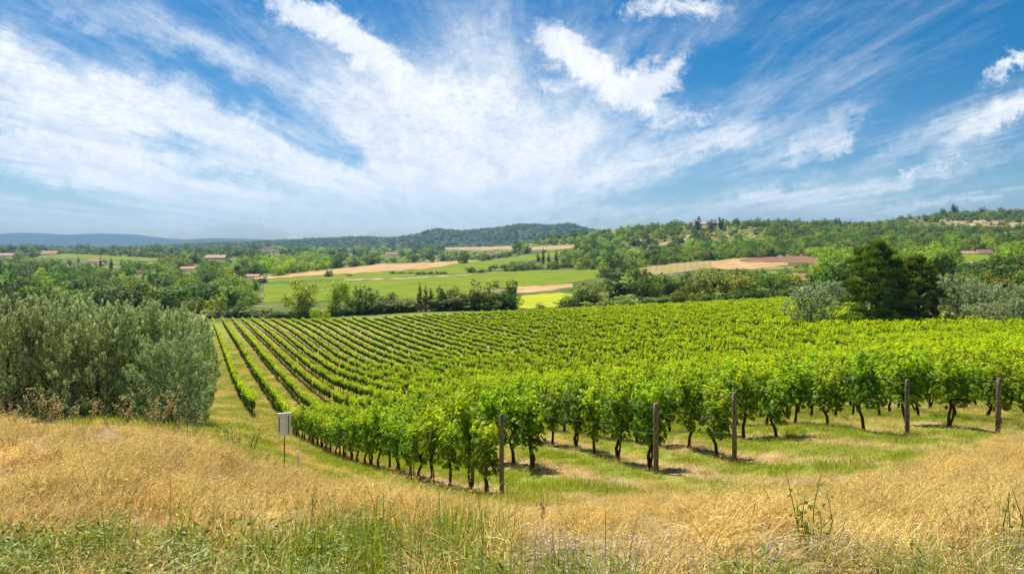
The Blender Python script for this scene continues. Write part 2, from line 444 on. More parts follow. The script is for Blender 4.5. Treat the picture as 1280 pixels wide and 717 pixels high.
def ground_material():
    m, t = new_mat('ground')
    g = t.n('ShaderNodeNewGeometry')
    pos = g.outputs['Position']
    sp = t.n('ShaderNodeSeparateXYZ'); t.l(pos, sp.inputs[0])
    X, Y, Z = sp.outputs
    flat = t.xyz(X, Y, 0.0)
    n1 = t.noise(flat, .16, 5, .6); n2 = t.noise(flat, 1.1, 6, .72); n3 = t.noise(flat, 7.0, 6, .7); nf = t.noise(flat, .012, 5, .6); nff = t.noise(flat, .045, 5, .65)
    straw = t.mix(t.ss(n3, .3, .7), (.24, .15, .075), (.50, .34, .19))
    green = t.mix(t.ss(n3, .3, .7), (.10, .15, .014), (.27, .31, .03))
    # strips of sward and of bare straw that run with the vine rows
    c = t.m('ADD', X, t.m('MULTIPLY', Y, -T))
    ph = t.m('FRACT', t.m('DIVIDE', t.m('ADD', c, -5.78 + 23.0 * 3), 2.3))
    strip = t.m('MULTIPLY', t.ss(ph, .30, .48), t.ss(ph, .82, .95, 1, 0))
    k = t.m('ADD', t.m('MULTIPLY', strip, .13), t.m('ADD', t.m('MULTIPLY', n1, .42), t.m('ADD', t.m('MULTIPLY', n2, .50), t.m('MULTIPLY', n3, .24))))
    vine = t.mix(t.ss(k, .54, .72), straw, green)
    dist = t.m('SQRT', t.m('ADD', t.m('MULTIPLY', X, X), t.m('MULTIPLY', Y, Y)))
    # foreground bank: dry earth and thatch
    bank = t.mix(t.ss(n3, .35, .7), (.16, .105, .05), (.42, .30, .15))
    near = t.mix(t.ss(dist, 10, 15), bank, vine)
    wood = t.mix(t.ss(nff, .35, .65), (.06, .085, .016), (.13, .15, .03))
    scrub = t.mix(t.ss(nf, .52, .64), wood, (.33, .27, .13))
    far = t.mix(t.ss(nff, .66, .74), scrub, (.52, .38, .24))
    base = t.mix(t.ss(dist, 168, 182), near, far)
    p = t.n('ShaderNodeBsdfPrincipled'); t.l(base, p.inputs['Base Color'])
    p.inputs['Roughness'].default_value = .95; p.inputs['Specular IOR Level'].default_value = .1
    b = t.n('ShaderNodeBump'); b.inputs['Strength'].default_value = .5; b.inputs['Distance'].default_value = .06
    t.l(n3, b.inputs['Height']); t.l(b.outputs[0], p.inputs['Normal'])
    o = t.n('ShaderNodeOutputMaterial'); t.l(p.outputs[0], o.inputs[0])
    return m
def field_material(name, c1, c2, stripe=None, s1=.05, fine=1.2):
    m, t = new_mat(name)
    g = t.n('ShaderNodeNewGeometry')
    sp = t.n('ShaderNodeSeparateXYZ'); t.l(g.outputs['Position'], sp.inputs[0])
    X, Y, Z = sp.outputs
    flat = t.xyz(X, Y, 0.0)
    f = t.m('ADD', t.m('MULTIPLY', t.noise(flat, s1, 5, .6), .55), t.m('MULTIPLY', t.noise(flat, fine, 4, .6), .45))
    base = t.mix(t.ss(f, .38, .62), c1, c2)
    if stripe:
        sx, sy, pitch, amt, c3 = stripe
        w = t.m('SINE', t.m('MULTIPLY', t.m('ADD', t.m('MULTIPLY', X, sx), t.m('MULTIPLY', Y, sy)), 2 * math.pi / pitch))
        base = t.mix(t.m('MULTIPLY', t.ss(w, -.2, .6), amt), base, c3)
    p = t.n('ShaderNodeBsdfPrincipled'); t.l(base, p.inputs['Base Color'])
    p.inputs['Roughness'].default_value = .95; p.inputs['Specular IOR Level'].default_value = .05
    o = t.n('ShaderNodeOutputMaterial'); t.l(p.outputs[0], o.inputs[0])
    return m

# ------------------------------------------------------------------ ground sheet
def build_ground():
    az = np.concatenate([np.linspace(-180, -46, 40), np.linspace(-45, 45, 300), np.linspace(46, 180, 40)[:-1]])
    az = np.radians(az)
    rr = np.exp(np.linspace(math.log(.6), math.log(9300), 430))
    na, nr = len(az), len(rr)
    AZ, RR = np.meshgrid(az, rr)
    X = np.sin(AZ) * RR; Y = np.cos(AZ) * RR
    Z = H(X, Y)
    V = np.stack([X.ravel(), Y.ravel(), Z.ravel()], 1)
    V = np.vstack([V, [[0, 0, -1.62]]])
    i, j = np.meshgrid(np.arange(nr - 1), np.arange(na), indexing='ij')
    j2 = (j + 1) % na
    F = np.stack([i * na + j, i * na + j2, (i + 1) * na + j2, (i + 1) * na + j], -1).reshape(-1, 4)[:, ::-1]
    c = len(V) - 1
    jj = np.arange(0, na)
    Fc = np.stack([np.full(na, c), jj, (jj + 1) % na, (jj + 1) % na], 1)
    me = bpy.data.meshes.new('ground')
    faces = F.tolist() + [(c, int((b + 1) % na), int(b)) for b in jj]
    me.from_pydata(V.tolist(), [], faces)
    me.materials.append(ground_material())
    me.polygons.foreach_set('use_smooth', np.ones(len(me.polygons), bool))
    o = link('ground', me)
    tag(o, 'sloping dry straw and green grass ground of the vineyard and the valley', kind='structure')
build_ground()

# ------------------------------------------------------------------ fields beyond the vineyard
FIELDS = []
def interp(pts, x):
    return np.interp(x, [p[0] for p in pts], [p[1] for p in pts])
def field(label, top, bot, mat, ymin=190, lift=.12, name='field'):
    x0 = max(top[0][0], bot[0][0]); x1 = min(top[-1][0], bot[-1][0])
    nx = max(6, int((x1 - x0) / 2)); ny = 12
    xs = np.linspace(x0, x1, nx)
    yt = interp(top, xs) + .25 * np.sin(xs * .31 + x0) ; yb = interp(bot, xs) + .3 * np.sin(xs * .23)
    yb = np.maximum(yb, yt + .05)
    XX = np.repeat(xs, ny); YY = (yt[:, None] + (yb - yt)[:, None] * np.linspace(0, 1, ny)[None]).ravel()
    P = pix(XX, YY, ymin); P[:, 2] += lift
    i, j = np.meshgrid(np.arange(nx - 1), np.arange(ny - 1), indexing='ij')
    F = np.stack([i * ny + j, i * ny + j + 1, (i + 1) * ny + j + 1, (i + 1) * ny + j], -1).reshape(-1, 4)
    me = mesh_np(name, P, F, None, mat, True)
    if 'sand' not in mat.name: FIELDS.append((top, bot))
    return tag(link(name, me), label, kind='structure')
fm = {
    'green': field_material('green_field', (.12, .18, .008), (.20, .25, .012), (.6, .8, 6, .35, (.09, .14, .008))),
    'bright': field_material('bright_field', (.27, .31, .015), (.38, .40, .02)),
    'tan': field_material('tan_field', (.34, .21, .09), (.50, .34, .16)),
    'red': field_material('ploughed_field', (.19, .10, .06), (.27, .15, .09), (1, .2, 9, .4, (.15, .08, .05))),
    'straw': field_material('straw_field', (.28, .22, .08), (.40, .31, .14)),
    'rows': field_material('row_field', (.28, .21, .08), (.36, .26, .11), (1, -.25, 5, .28, (.15, .16, .04))),
    'sand': field_material('sandy_slope', (.20, .16, .06), (.46, .33, .18), s1=.02, fine=.2),
}
field('tan bare field curving across the valley behind the roadside trees', [(318, 347), (345, 345), (400, 338), (470, 331), (540, 328), (600, 325)], [(318, 349), (345, 347.5), (400, 344), (470, 340), (540, 335), (575, 329), (600, 326)], fm['tan'])
field('long green field just below the tan field', [(326, 350), (400, 344.5), (470, 340.5), (540, 335.5), (575, 330), (640, 322), (700, 314)], [(326, 353), (400, 350), (470, 348), (520, 346), (590, 341), (640, 328), (700, 320)], fm['green'])
field('wide green field in the valley centre above the dark poplars', [(330, 355), (420, 352.5), (480, 350), (560, 345), (640, 339.5), (700, 337.5), (755, 337)], [(330, 378), (420, 376), (480, 374), (560, 372), (600, 362), (640, 358.5), (700, 356), (750, 347), (755, 345)], fm['green'])
field('tan strip of bare earth at the end of the green field', [(646, 358.5), (700, 355.5), (716, 354.5)], [(646, 367), (680, 364), (716, 359)], fm['tan'])
field('bright yellow green meadow touching the far vineyard edge', [(636, 372), (660, 369), (700, 366), (716, 368)], [(636, 385), (660, 386), (700, 384), (716, 381)], fm['bright'], lift=.14)
field('small bright green meadow among the houses on the left', [(50, 317.6), (90, 317.6), (140, 320), (200, 323)], [(50, 320), (90, 322.5), (140, 324.5), (200, 325)], fm['green'], 400)
field('reddish ploughed field on the right below the wooded hill', [(925, 324), (960, 321), (1000, 320), (1038, 323)], [(925, 327), (960, 328), (1000, 329), (1038, 329)], fm['red'], 260, .25)
field('tan field with a ploughed edge below the wooded hill', [(880, 328), (915, 323.5), (935, 323), (985, 328)], [(880, 333), (900, 336), (935, 337), (985, 331)], fm['tan'], 260)
field('striped young vineyard on the slope beside the tan field', [(800, 335), (840, 329.5), (890, 326)], [(800, 344), (840, 342), (890, 335)], fm['rows'], 260, .16)
field('sandy strip climbing the hillside under the pines', [(776, 313), (800, 310), (830, 303), (858, 298)], [(776, 316), (800, 314), (830, 307.5), (858, 300)], fm['sand'], 400, .3)
field('bare eroded sandy slope below the hilltop house', [(858, 294), (880, 291), (900, 290), (945, 290)], [(858, 298), (880, 302), (900, 303), (945, 297)], fm['sand'], 400, .3)
field('pale sandy bank across the far right hill', [(1135, 282), (1180, 279), (1225, 275), (1280, 278)], [(1135, 285), (1180, 285), (1225, 284), (1280, 285)], fm['sand'], 600, .6)
field('bright green clearing in front of the orange roofs', [(1172, 318), (1200, 317.5), (1236, 318)], [(1172, 324), (1200, 327), (1236, 324)], fm['green'], 260, .2)
field('pale straw field on the low rise behind the valley', [(556, 309.5), (600, 307), (640, 308)], [(556, 312), (600, 313), (640, 312)], fm['straw'], 900, .5)
field('yellow straw field behind the hillside cypresses', [(664, 309), (700, 307), (720, 306.5)], [(664, 313), (700, 312), (720, 310)], fm['straw'], 700, .4)
field('pale farm track at the far left corner of the vineyard', [(250, 396.5), (300, 394), (345, 391.5)], [(250, 399.5), (300, 397.2), (345, 393)], field_material('track', (.36, .27, .17), (.46, .36, .24)), 130, .1, 'path')
field('pale lane between hedge and the green field', [(430, 349.5), (500, 347.6), (590, 342.6)], [(430, 351), (500, 348.8), (590, 343.5)], field_material('lane', (.36, .27, .17), (.46, .36, .24)), 190, .2, 'path')

# ------------------------------------------------------------------ far hills
HILLP = []
def hills(name, label, prof, Y0, Y1, c1, c2, seed):
    xs = np.arange(prof[0][0], prof[-1][0] + 1, 1.5)
    r_ = np.random.default_rng(seed)
    top = interp(prof, xs)
    for k, a in ((.05, .5), (.13, .35), (.31, .25), (.8, .18)):
        top = top + a * np.sin(xs * k + r_.uniform(0, 6))
    nd = 26
    V = []
    for d in range(nd):
        f = d / (nd - 1)                      # 0 near foot, .5 crest, 1 back foot
        Yd = Y0 + (Y1 - Y0) * f
        hgt = (math.sin(math.pi * min(f, 1.0)) ** .8)
        Yc = (Y0 + Y1) / 2
        zc = (HY - top) / FPX * Yc
        jit = np.sin(xs * .09 + d * .8 + seed) * .12 + np.sin(xs * .23 - d * .55) * .07
        z = -40 + (zc + 40) * np.clip(hgt * (1 + jit * (1 - hgt) * 2), 0, 1.0)
        V.append(np.stack([(xs - 640) / FPX * Yc, np.full(len(xs), Yd), z], 1))
    n = len(xs)
    V = np.concatenate(V)
    i, j = np.meshgrid(np.arange(nd - 1), np.arange(n - 1), indexing='ij')
    F = np.stack([i * n + j, i * n + j + 1, (i + 1) * n + j + 1, (i + 1) * n + j], -1).reshape(-1, 4)
    if seed == 2:
        q = V.reshape(nd, n, 3)[1:15].reshape(-1, 3); q = q[r_.random(len(q)) < .75]
        HILLP.append(q + r_.normal(size=q.shape) * [12, 30, 0])
    me = mesh_np(name, V, F, None, field_material(name + '_cover', c1, c2, s1=.006, fine=.05), True)
    tag(link(name, me), label, kind='structure')
hills('hills', 'long low range of blue hills on the left horizon', [(-400, 300), (-100, 299), (0, 297), (20, 294), (42, 291.5), (60, 293), (100, 293.5), (118, 292.5), (150, 293), (175, 296), (200, 298.5), (210, 301), (228, 301.5), (245, 299), (300, 298.6), (345, 300), (390, 303), (500, 306)], 6500, 9500, (.03, .06, .045), (.055, .085, .055), 1)
hills('hills', 'dark green wooded hills on the horizon at the centre', [(250, 306), (345, 303), (370, 300.5), (400, 300), (440, 298), (470, 297.5), (500, 298), (530, 293), (552, 288), (575, 290), (600, 288.5), (630, 284), (650, 281.5), (672, 282), (690, 284), (708, 281), (722, 285), (760, 292), (900, 300)], 3000, 5200, (.022, .045, .016), (.065, .095, .028), 2)

# ------------------------------------------------------------------ leaf and blade clouds
def leaf_cloud(C, N, L, Wd, tint, shape='quad', droop=0.0, seed=0):
    """one small bent face per leaf. C centres, N facing directions, L lengths, Wd widths"""
    r_ = np.random.default_rng(seed)
    n = len(C)
    N = unit(N)
    a = unit(np.cross(N, r_.normal(size=(n, 3))))
    b = np.cross(N, a)
    L = np.broadcast_to(L, (n,))[:, None]; Wd = np.broadcast_to(Wd, (n,))[:, None]
    if shape == 'quad':
        V = np.stack([C - a * L / 2, C + b * Wd / 2, C + a * L / 2, C - b * Wd / 2], 1)
        F = np.arange(n * 4).reshape(n, 4)
        return V.reshape(-1, 3), F, np.repeat(tint, 4)
    if shape == 'lobed':       # vine leaf: five lobes, folded along the midrib
        ang = np.radians([-90, -38, 10, 50, 90, 130, 170, 218])
        rad = np.array([.10, .50, .40, .52, .40, .52, .40, .50])
        rad = np.array([.12, .52, .36, .56, .60, .56, .36, .52])
        pts = [C[:, None, :]]
        V = [C + N * L * .10]
        for t, q in zip(ang, rad):
            V.append(C + a * L * q * math.sin(t) + b * Wd * q * math.cos(t) - N * L * .10 * abs(math.cos(t)))
        V = np.stack(V, 1)
        k = 9
        base = np.arange(n)[:, None] * k
        F = np.concatenate([np.stack([base[:, 0], base[:, 0] + 1 + i, base[:, 0] + 1 + (i + 1) % 8], 1) for i in range(8)])
        return V.reshape(-1, 3), F, np.repeat(tint, k)
def blades(B, D, L, Wd, bend, tint, seed=0, seg=3):
    """grass blades: B roots, D lean directions (xy), L lengths, bend amount"""
    r_ = np.random.default_rng(seed)
    n = len(B)
    D = unit(np.concatenate([D, np.zeros((n, 1))], 1))
    side = np.cross(D, [0, 0, 1.0])
    sw = unit(side + r_.normal(size=(n, 3)) * .5)
    V = []
    L = L[:, None]; bend = bend[:, None]
    for i in range(seg + 1):
        f = i / seg
        th = bend * f
        # arc length along a circle of total angle bend
        h = L * np.where(bend > .01, np.sin(th) / np.maximum(bend, .01), f)
        o = L * np.where(bend > .01, (1 - np.cos(th)) / np.maximum(bend, .01), 0)
        c = B + D * o + np.array([0, 0, 1.0]) * h
        w = (Wd * (1 - f * .85))[:, None] / 2
        V += [c - sw * w, c + sw * w]
    V = np.stack(V, 1); k = 2 * (seg + 1)
    base = np.arange(n)[:, None] * k
    F = np.concatenate([np.stack([base[:, 0] + 2 * i, base[:, 0] + 2 * i + 1, base[:, 0] + 2 * i + 3, base[:, 0] + 2 * i + 2], 1) for i in range(seg)])
    tt = np.repeat(tint, k)
    return V.reshape(-1, 3), F, tt
def join(parts):
    V, F, Tn, n = [], [], [], 0
    for v, f, t in parts:
        V.append(v); F.append(f + n); Tn.append(t); n += len(v)
    return np.concatenate(V), np.concatenate(F), np.concatenate(Tn)

def sphere_dirs(r_, n):
    return unit(r_.normal(size=(n, 3)))
def crown(name, lobes, nleaf, size, mat, seed, up=.5, aspect=.75, rough_=.12, size_j=.35, shell=.55):
    """lobes: (x, y, z, rx, ry, rz); leaves sit in each lobe's outer shell, so gaps stay between lobes"""
    r_ = np.random.default_rng(seed)
    vol = np.array([l[3] * l[4] + l[4] * l[5] + l[3] * l[5] for l in lobes]); cnt = np.maximum((nleaf * vol / vol.sum()).astype(int), 6)
    C, N, Tn = [], [], []
    for l, c in zip(lobes, cnt):
        d = sphere_dirs(r_, c)
        # small clumps on the lobe
        nc = max(5, c // 14)
        cd = sphere_dirs(r_, nc)
        pick = r_.integers(0, nc, c)
        d = unit(cd[pick] + d * .32)
        rad = 1 - shell * r_.random(c) ** 2.2 + r_.normal(size=c) * rough_ * .6
        P = np.array(l[:3]) + d * rad[:, None] * np.array(l[3:])
        C.append(P); N.append(d * 1.0 + np.array([0, 0, up]) + r_.normal(size=(c, 3)) * .45)
        Tn.append(np.clip(.30 + .35 * r_.random() - .175 + .35 * r_.random(nc)[pick] + .2 * r_.random(c), 0, 1))
    C = np.concatenate(C); N = np.concatenate(N); Tn = np.concatenate(Tn)
    sz = size * (1 + size_j * r_.normal(size=len(C)).clip(-1.5, 1.5))
    V, F, t = leaf_cloud(C, N, sz, sz * aspect, Tn, 'quad', seed=seed)
    return mesh_np(name, V, F, t, mat)
def limb_mesh(name, mat, h0, spread, r0, n=5, seed=0, lean=0.0):
    """tapered trunk with limbs, for a tree of height 1 and width 1"""
    random.seed(seed)
    b = MB()
    top = Vector((random.uniform(-.03, .03) + lean, random.uniform(-.03, .03), .72))
    b.tube([(0, 0, -.06), (0, 0, .0), (.01, 0, h0), tuple(top * .8), tuple(top)], [r0 * 1.5, r0 * 1.2, r0, r0 * .6, r0 * .2], 7, wob=.12)
    for i in range(n):
        a = 2 * math.pi * i / n + random.uniform(-.4, .4)
        z0 = h0 * .8 + (top.z - h0) * random.uniform(0, .55)
        e = Vector((math.cos(a) * spread * random.uniform(.6, 1), math.sin(a) * spread * random.uniform(.6, 1), z0 + random.uniform(.12, .28)))
        s_ = Vector((0.01, 0, z0)); mid = (s_ + e) / 2 + Vector((0, 0, .04))
        b.tube([s_, mid, e], [r0 * .5, r0 * .35, r0 * .12], 5)
    return b.mesh(name, mat, True)

def round_lobes(seed, n=13, low=.25, flat=1.0, wig=.16):
    r_ = np.random.default_rng(seed)
    out = []
    for i in range(n):
        a = r_.uniform(0, 2 * math.pi); z = r_.uniform(low, .86)
        env = .36 * math.sqrt(max(0.05, 1 - ((z - .52) / .48) ** 2))
        rr = env * r_.uniform(.35, 1.0)
        s = r_.uniform(.11, .20)
        out.append((math.cos(a) * rr, math.sin(a) * rr, min(z, 1 - s), s * 1.1, s * 1.1, s * flat))
    out.append((0, 0, .5, .28, .28, .28))
    return out
KIND = {}
def kind(name, crowns, trunks): KIND[name] = (crowns, trunks)
NB = 5
kind('broad', [crown('crown', round_lobes(20 + i, 18, .06) + [(0, 0, .25, .36, .36, .22)], 3600, .042, M['tree'], 40 + i) for i in range(NB)], [limb_mesh('trunk', M['bark'], .2, .3, .028, 5, i) for i in range(NB)])
kind('airy', [crown('crown', round_lobes(60 + i, 22, .03) + [(0, 0, .28, .34, .34, .26)], 3600, .040, M['tree'], 70 + i, rough_=.3) for i in range(3)], [limb_mesh('trunk', M['bark'], .22, .3, .022, 6, 10 + i) for i in range(3)])
kind('bush', [crown('crown', [(x, y, z * .8, rx, ry, rz * .9) for x, y, z, rx, ry, rz in round_lobes(90 + i, 12, .12, .9)] + [(0, 0, .25, .4, .4, .25)], 1800, .046, M['tree'], 95 + i) for i in range(3)], [limb_mesh('trunk', M['bark'], .08, .3, .02, 4, 20 + i) for i in range(3)])
def cyp_lobes(seed):
    r_ = np.random.default_rng(seed); out = []
    for i in range(16):
        z = .08 + .86 * i / 15; w = .42 * (math.sin(math.pi * min(1, (z + .12)) ** .7) ** .6) * (1 if z < .75 else (1.03 - z) / .28 + .12)
        out.append((r_.uniform(-.06, .06), r_.uniform(-.06, .06), z, w, w, .09))
    return out
kind('cypress', [crown('crown', cyp_lobes(i), 2600, .05, M['tree'], 120 + i, up=.8, aspect=.5) for i in range(2)], [limb_mesh('trunk', M['bark'], .1, .02, .03, 2, 30 + i) for i in range(2)])
def umb_lobes(seed):
    r_ = np.random.default_rng(seed); out = []
    for i in range(13):
        a = r_.uniform(0, 6.3); rr = .36 * math.sqrt(r_.random()); s = r_.uniform(.10, .17)
        out.append((math.cos(a) * rr, math.sin(a) * rr, .80 - rr * .35 + r_.uniform(-.05, .05), s * 1.2, s * 1.2, s * .62))
    return out
kind('stonepine', [crown('crown', umb_lobes(i), 1900, .036, M['tree'], 130 + i) for i in range(2)], [limb_mesh('trunk', M['bark'], .5, .28, .02, 6, 40 + i) for i in range(2)])
tree_n = [0]
def plant_tree(k, X, Y, w, h, color, label, cat='tree', group=None, name=None, z=None, sink=.03, crowns=None, trunks=None, rot=None):
    cr, tr = KIND[k] if crowns is None else (crowns, trunks)
    i = tree_n[0]; tree_n[0] += 1
    j = i % len(cr)
    nm = name or {'broad': 'broadleaf_tree', 'airy': 'broadleaf_tree', 'bush': 'bush', 'cypress': 'cypress_tree', 'stonepine': 'pine_tree'}[k]
    if z is None: z = Hs(X, Y)
    e = empty(nm, (X, Y, z - sink * h), random.uniform(0, 6.28) if rot is None else rot)
    tag(e, label, cat, group)
    t_ = link('trunk', tr[j], e); t_.scale = (h * .9 if k != 'cypress' else h * .4, h * .9 if k != 'cypress' else h * .4, h)
    c = link('crown', cr[j], e); c.scale = (w, w, h)
    if color is not None: c.color = (*color, 1)
    return e
# foliage colours
DK = (.062, .105, .020); MD = (.12, .185, .022); LT = (.21, .29, .025); YG = (.50, .58, .03); OL = (.21, .225, .045); GR = (.27, .32, .13); CY = (.024, .042, .018); BR = (.20, .17, .07); LM = (.26, .35, .02)
def tpx(k, x, yb, hpx, wpx, Y, color, label, cat='tree', group=None, name=None, **kw):
    """tree whose foot is seen at photo (x, yb) at depth Y"""
    X = (x - 640) / FPX * Y
    gz = Hs(X, Y)
    z = gz
    topz = (HY - (yb - hpx)) / FPX * Y
    h = max(topz - gz, hpx / FPX * Y * .6)
    return plant_tree(k, X, Y, wpx / FPX * Y, h, color, label, cat, group, name, z=z, sink=.0, **kw)

# ------------------------------------------------------------------ instancer for things nobody could count
def coloured(me, color):
    key = 'tree_leaf_%.2f_%.2f_%.2f' % color
    m = bpy.data.materials.get(key) or foliage(key, tuple(a * b for a, b in zip(color, (.36, .44, .32))), tuple(a * b for a, b in zip(color, (1.7, 1.75, 1.05))), .25, .6, .15, var=.5, hue=.05)  # same tint contrast, sunlit and shaded clumps painted into the far crowns
    c = me.copy(); c.materials[0] = m
    return c
def scatter(name, P, rot, scl, idx, sources, label, cat):
    """one object; its geometry nodes put one of SOURCES on each vertex"""
    col = bpy.data.collections.new(name + '_sources')
    for i, (me, color) in enumerate(sources):
        so = bpy.data.objects.new('%s_%04d' % (name, i), me)
        if color is not None: so.color = (*color, 1)
        col.objects.link(so)
    me = bpy.data.meshes.new(name)
    n = len(P)
    me.vertices.add(n); me.vertices.foreach_set('co', np.asarray(P, np.float32).ravel())
    for an, ty, key, arr in (('rot', 'FLOAT_VECTOR', 'vector', rot), ('scl', 'FLOAT_VECTOR', 'vector', scl), ('idx', 'INT', 'value', idx)):
        a = me.attributes.new(an, ty, 'POINT')
        a.data.foreach_set(key, np.asarray(arr, np.int32 if ty == 'INT' else np.float32).ravel())
    o = link(name, me)
    ng = bpy.data.node_groups.new(name + '_scatter', 'GeometryNodeTree')
    ng.interface.new_socket('Geometry', in_out='INPUT', socket_type='NodeSocketGeometry')
    ng.interface.new_socket('Geometry', in_out='OUTPUT', socket_type='NodeSocketGeometry')
    N = ng.nodes; L = ng.links
    gi = N.new('NodeGroupInput'); go = N.new('NodeGroupOutput')
    ci = N.new('GeometryNodeCollectionInfo'); ci.inputs[0].default_value = col
    ci.inputs['Separate Children'].default_value = True; ci.inputs['Reset Children'].default_value = True
    ip = N.new('GeometryNodeInstanceOnPoints'); ip.inputs['Pick Instance'].default_value = True
    def attr(nm, dt):
        a = N.new('GeometryNodeInputNamedAttribute'); a.data_type = dt; a.inputs['Name'].default_value = nm; return a.outputs['Attribute']
    L.new(gi.outputs[0], ip.inputs['Points']); L.new(ci.outputs[0], ip.inputs['Instance'])
    L.new(attr('idx', 'INT'), ip.inputs['Instance Index'])
    er = N.new('FunctionNodeEulerToRotation'); L.new(attr('rot', 'FLOAT_VECTOR'), er.inputs[0]); L.new(er.outputs[0], ip.inputs['Rotation'])
    L.new(attr('scl', 'FLOAT_VECTOR'), ip.inputs['Scale'])
    L.new(ip.outputs[0], go.inputs[0])
    md = o.modifiers.new('scatter', 'NODES'); md.node_group = ng
    return tag(o, label, cat, kind='stuff')

# ------------------------------------------------------------------ the vineyard
RDIR = unit(np.array([T, 1.0])); RZ = math.atan2(RDIR[1], RDIR[0])
def vine_leaves(seed, nshoot=15, per=17, size=.135, shape='lobed', skirt=(.86, .30), tp=2.0):
    r_ = np.random.default_rng(seed)
    C, N, Tn, Sz = [], [], [], []
    sx_ = .33 if shape == 'lobed' else .52
    for s in range(nshoot):
        x0 = r_.uniform(-sx_, sx_); y0 = r_.uniform(-.06, .06); z0 = r_.uniform(.70, .82)
        top = r_.uniform(.65, 1.15) * (1.12 if s % 5 == 0 else 1)
        out = r_.uniform(-.34, .34); alx = r_.uniform(-.22, .22)
        n = int(per * top)
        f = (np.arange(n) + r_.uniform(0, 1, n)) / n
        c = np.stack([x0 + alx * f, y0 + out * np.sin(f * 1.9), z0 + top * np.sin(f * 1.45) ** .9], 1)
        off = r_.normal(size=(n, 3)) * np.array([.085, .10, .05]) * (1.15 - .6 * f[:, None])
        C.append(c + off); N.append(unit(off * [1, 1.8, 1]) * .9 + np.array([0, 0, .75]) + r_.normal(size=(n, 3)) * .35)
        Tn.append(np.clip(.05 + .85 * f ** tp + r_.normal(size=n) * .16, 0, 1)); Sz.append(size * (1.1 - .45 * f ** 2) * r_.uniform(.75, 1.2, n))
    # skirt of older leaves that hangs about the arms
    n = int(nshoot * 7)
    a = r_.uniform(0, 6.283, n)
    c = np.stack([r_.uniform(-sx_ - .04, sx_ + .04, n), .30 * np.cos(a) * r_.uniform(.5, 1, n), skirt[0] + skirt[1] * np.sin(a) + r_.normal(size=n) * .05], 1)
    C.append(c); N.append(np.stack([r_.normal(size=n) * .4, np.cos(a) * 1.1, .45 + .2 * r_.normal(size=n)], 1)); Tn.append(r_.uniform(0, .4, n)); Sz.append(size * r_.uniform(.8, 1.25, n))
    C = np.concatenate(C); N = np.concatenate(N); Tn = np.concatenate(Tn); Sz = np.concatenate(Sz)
    if shape == 'quad':      # far canopies: lit tops and shaded sides put into the tint by height
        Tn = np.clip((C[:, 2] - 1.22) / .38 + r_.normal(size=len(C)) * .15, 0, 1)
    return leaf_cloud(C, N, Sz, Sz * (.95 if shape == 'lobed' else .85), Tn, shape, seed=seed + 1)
NV = 9
VINE_LEAF = []
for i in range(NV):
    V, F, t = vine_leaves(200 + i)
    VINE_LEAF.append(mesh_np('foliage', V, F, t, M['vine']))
def vine_trunk(seed):
    random.seed(seed)
    b = MB()
    u = lambda a: random.uniform(-a, a)
    lean = u(.2)
    p1 = Vector((lean * .5 + u(.05), u(.05), .28)); p2 = Vector((lean + u(.06), u(.06), .52)); p3 = Vector((lean * .5, u(.02), .72))
    b.tube([(0, 0, -.12), (u(.01), 0, .02), p1, p2, p3], [.055, .048, .038, .036, .042], 8, wob=.2)
    for s in (-1, 1):
        e = Vector((s * random.uniform(.38, .55), u(.03), .76 + u(.04)))
        m = (p3 + e) / 2 + Vector((0, u(.03), random.uniform(.03, .10)))
        b.tube([p3 - Vector((0, 0, .03)), m, e], [.034, .026, .016], 6, wob=.2)
        for k in range(3):
            q = p3.lerp(e, (k + 1) / 3.2)
            b.tube([q, q + Vector((u(.05), u(.06), random.uniform(.25, .5)))], [.009, .004], 4)
    if seed % 3 == 0:      # forked second stem
        b.tube([(.02, 0, .05), (.14 + u(.04), u(.04), .3), (.10, 0, .55), (.22, 0, .74)], [.035, .028, .025, .02], 7, wob=.2)
    return b.mesh('trunk', M['bark_vine'], True)
VINE_TRUNK = [vine_trunk(300 + i) for i in range(8)]
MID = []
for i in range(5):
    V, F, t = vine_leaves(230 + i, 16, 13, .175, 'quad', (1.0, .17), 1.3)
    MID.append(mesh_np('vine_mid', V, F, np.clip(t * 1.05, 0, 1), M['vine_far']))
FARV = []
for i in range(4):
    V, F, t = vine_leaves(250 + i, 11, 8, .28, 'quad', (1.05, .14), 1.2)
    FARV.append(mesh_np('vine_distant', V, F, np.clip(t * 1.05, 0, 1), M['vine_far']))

C0 = 5.78
ROW_START = {-2: 56, -1: 43.5, 0: 13.6, 1: 16.4, 2: 15.8, 3: 16.6, 4: 17.7, 5: 17.7, 6: 17.8}
VX = []     # row, index along the row, X, Y, start distance
for n in range(-2, 70):
    c = C0 + 2.3 * n
    Ys = ROW_START.get(n, 17.5 + .12 * (n - 6))
    step = 1.12 * RDIR[1]
    k = 0
    Y = Ys
    while Y < 172:
        jx = rng.normal() * .04
        X = c + T * Y + jx
        u = X / Y
        far = 160 if u < .38 else (165 if u < .505 else 93)
        if Y > far + 3 * math.sin(u * 9): 
            if u < .38: break
        elif -.52 < u < .86 and rng.random() > .04:
            VX.append((n, k, X, Y))
        k += 1
        Y += step * (1 + rng.normal() * .05)
VX = np.array(VX)
VZ = H(VX[:, 2], VX[:, 3])
uu = VX[:, 2] / VX[:, 3]
inview = np.abs(uu) < .795
order = np.argsort(np.hypot(VX[:, 2], VX[:, 3]) + np.where(inview, 0, 1e5))
NEAR = set(order[:296].tolist())
ORD = ['nearest', 'second', 'third', 'fourth', 'fifth', 'sixth', 'seventh', 'eighth', 'ninth', 'tenth', 'eleventh', 'twelfth', 'thirteenth', 'fourteenth', 'fifteenth', 'sixteenth', 'seventeenth', 'eighteenth', 'nineteenth', 'twentieth']
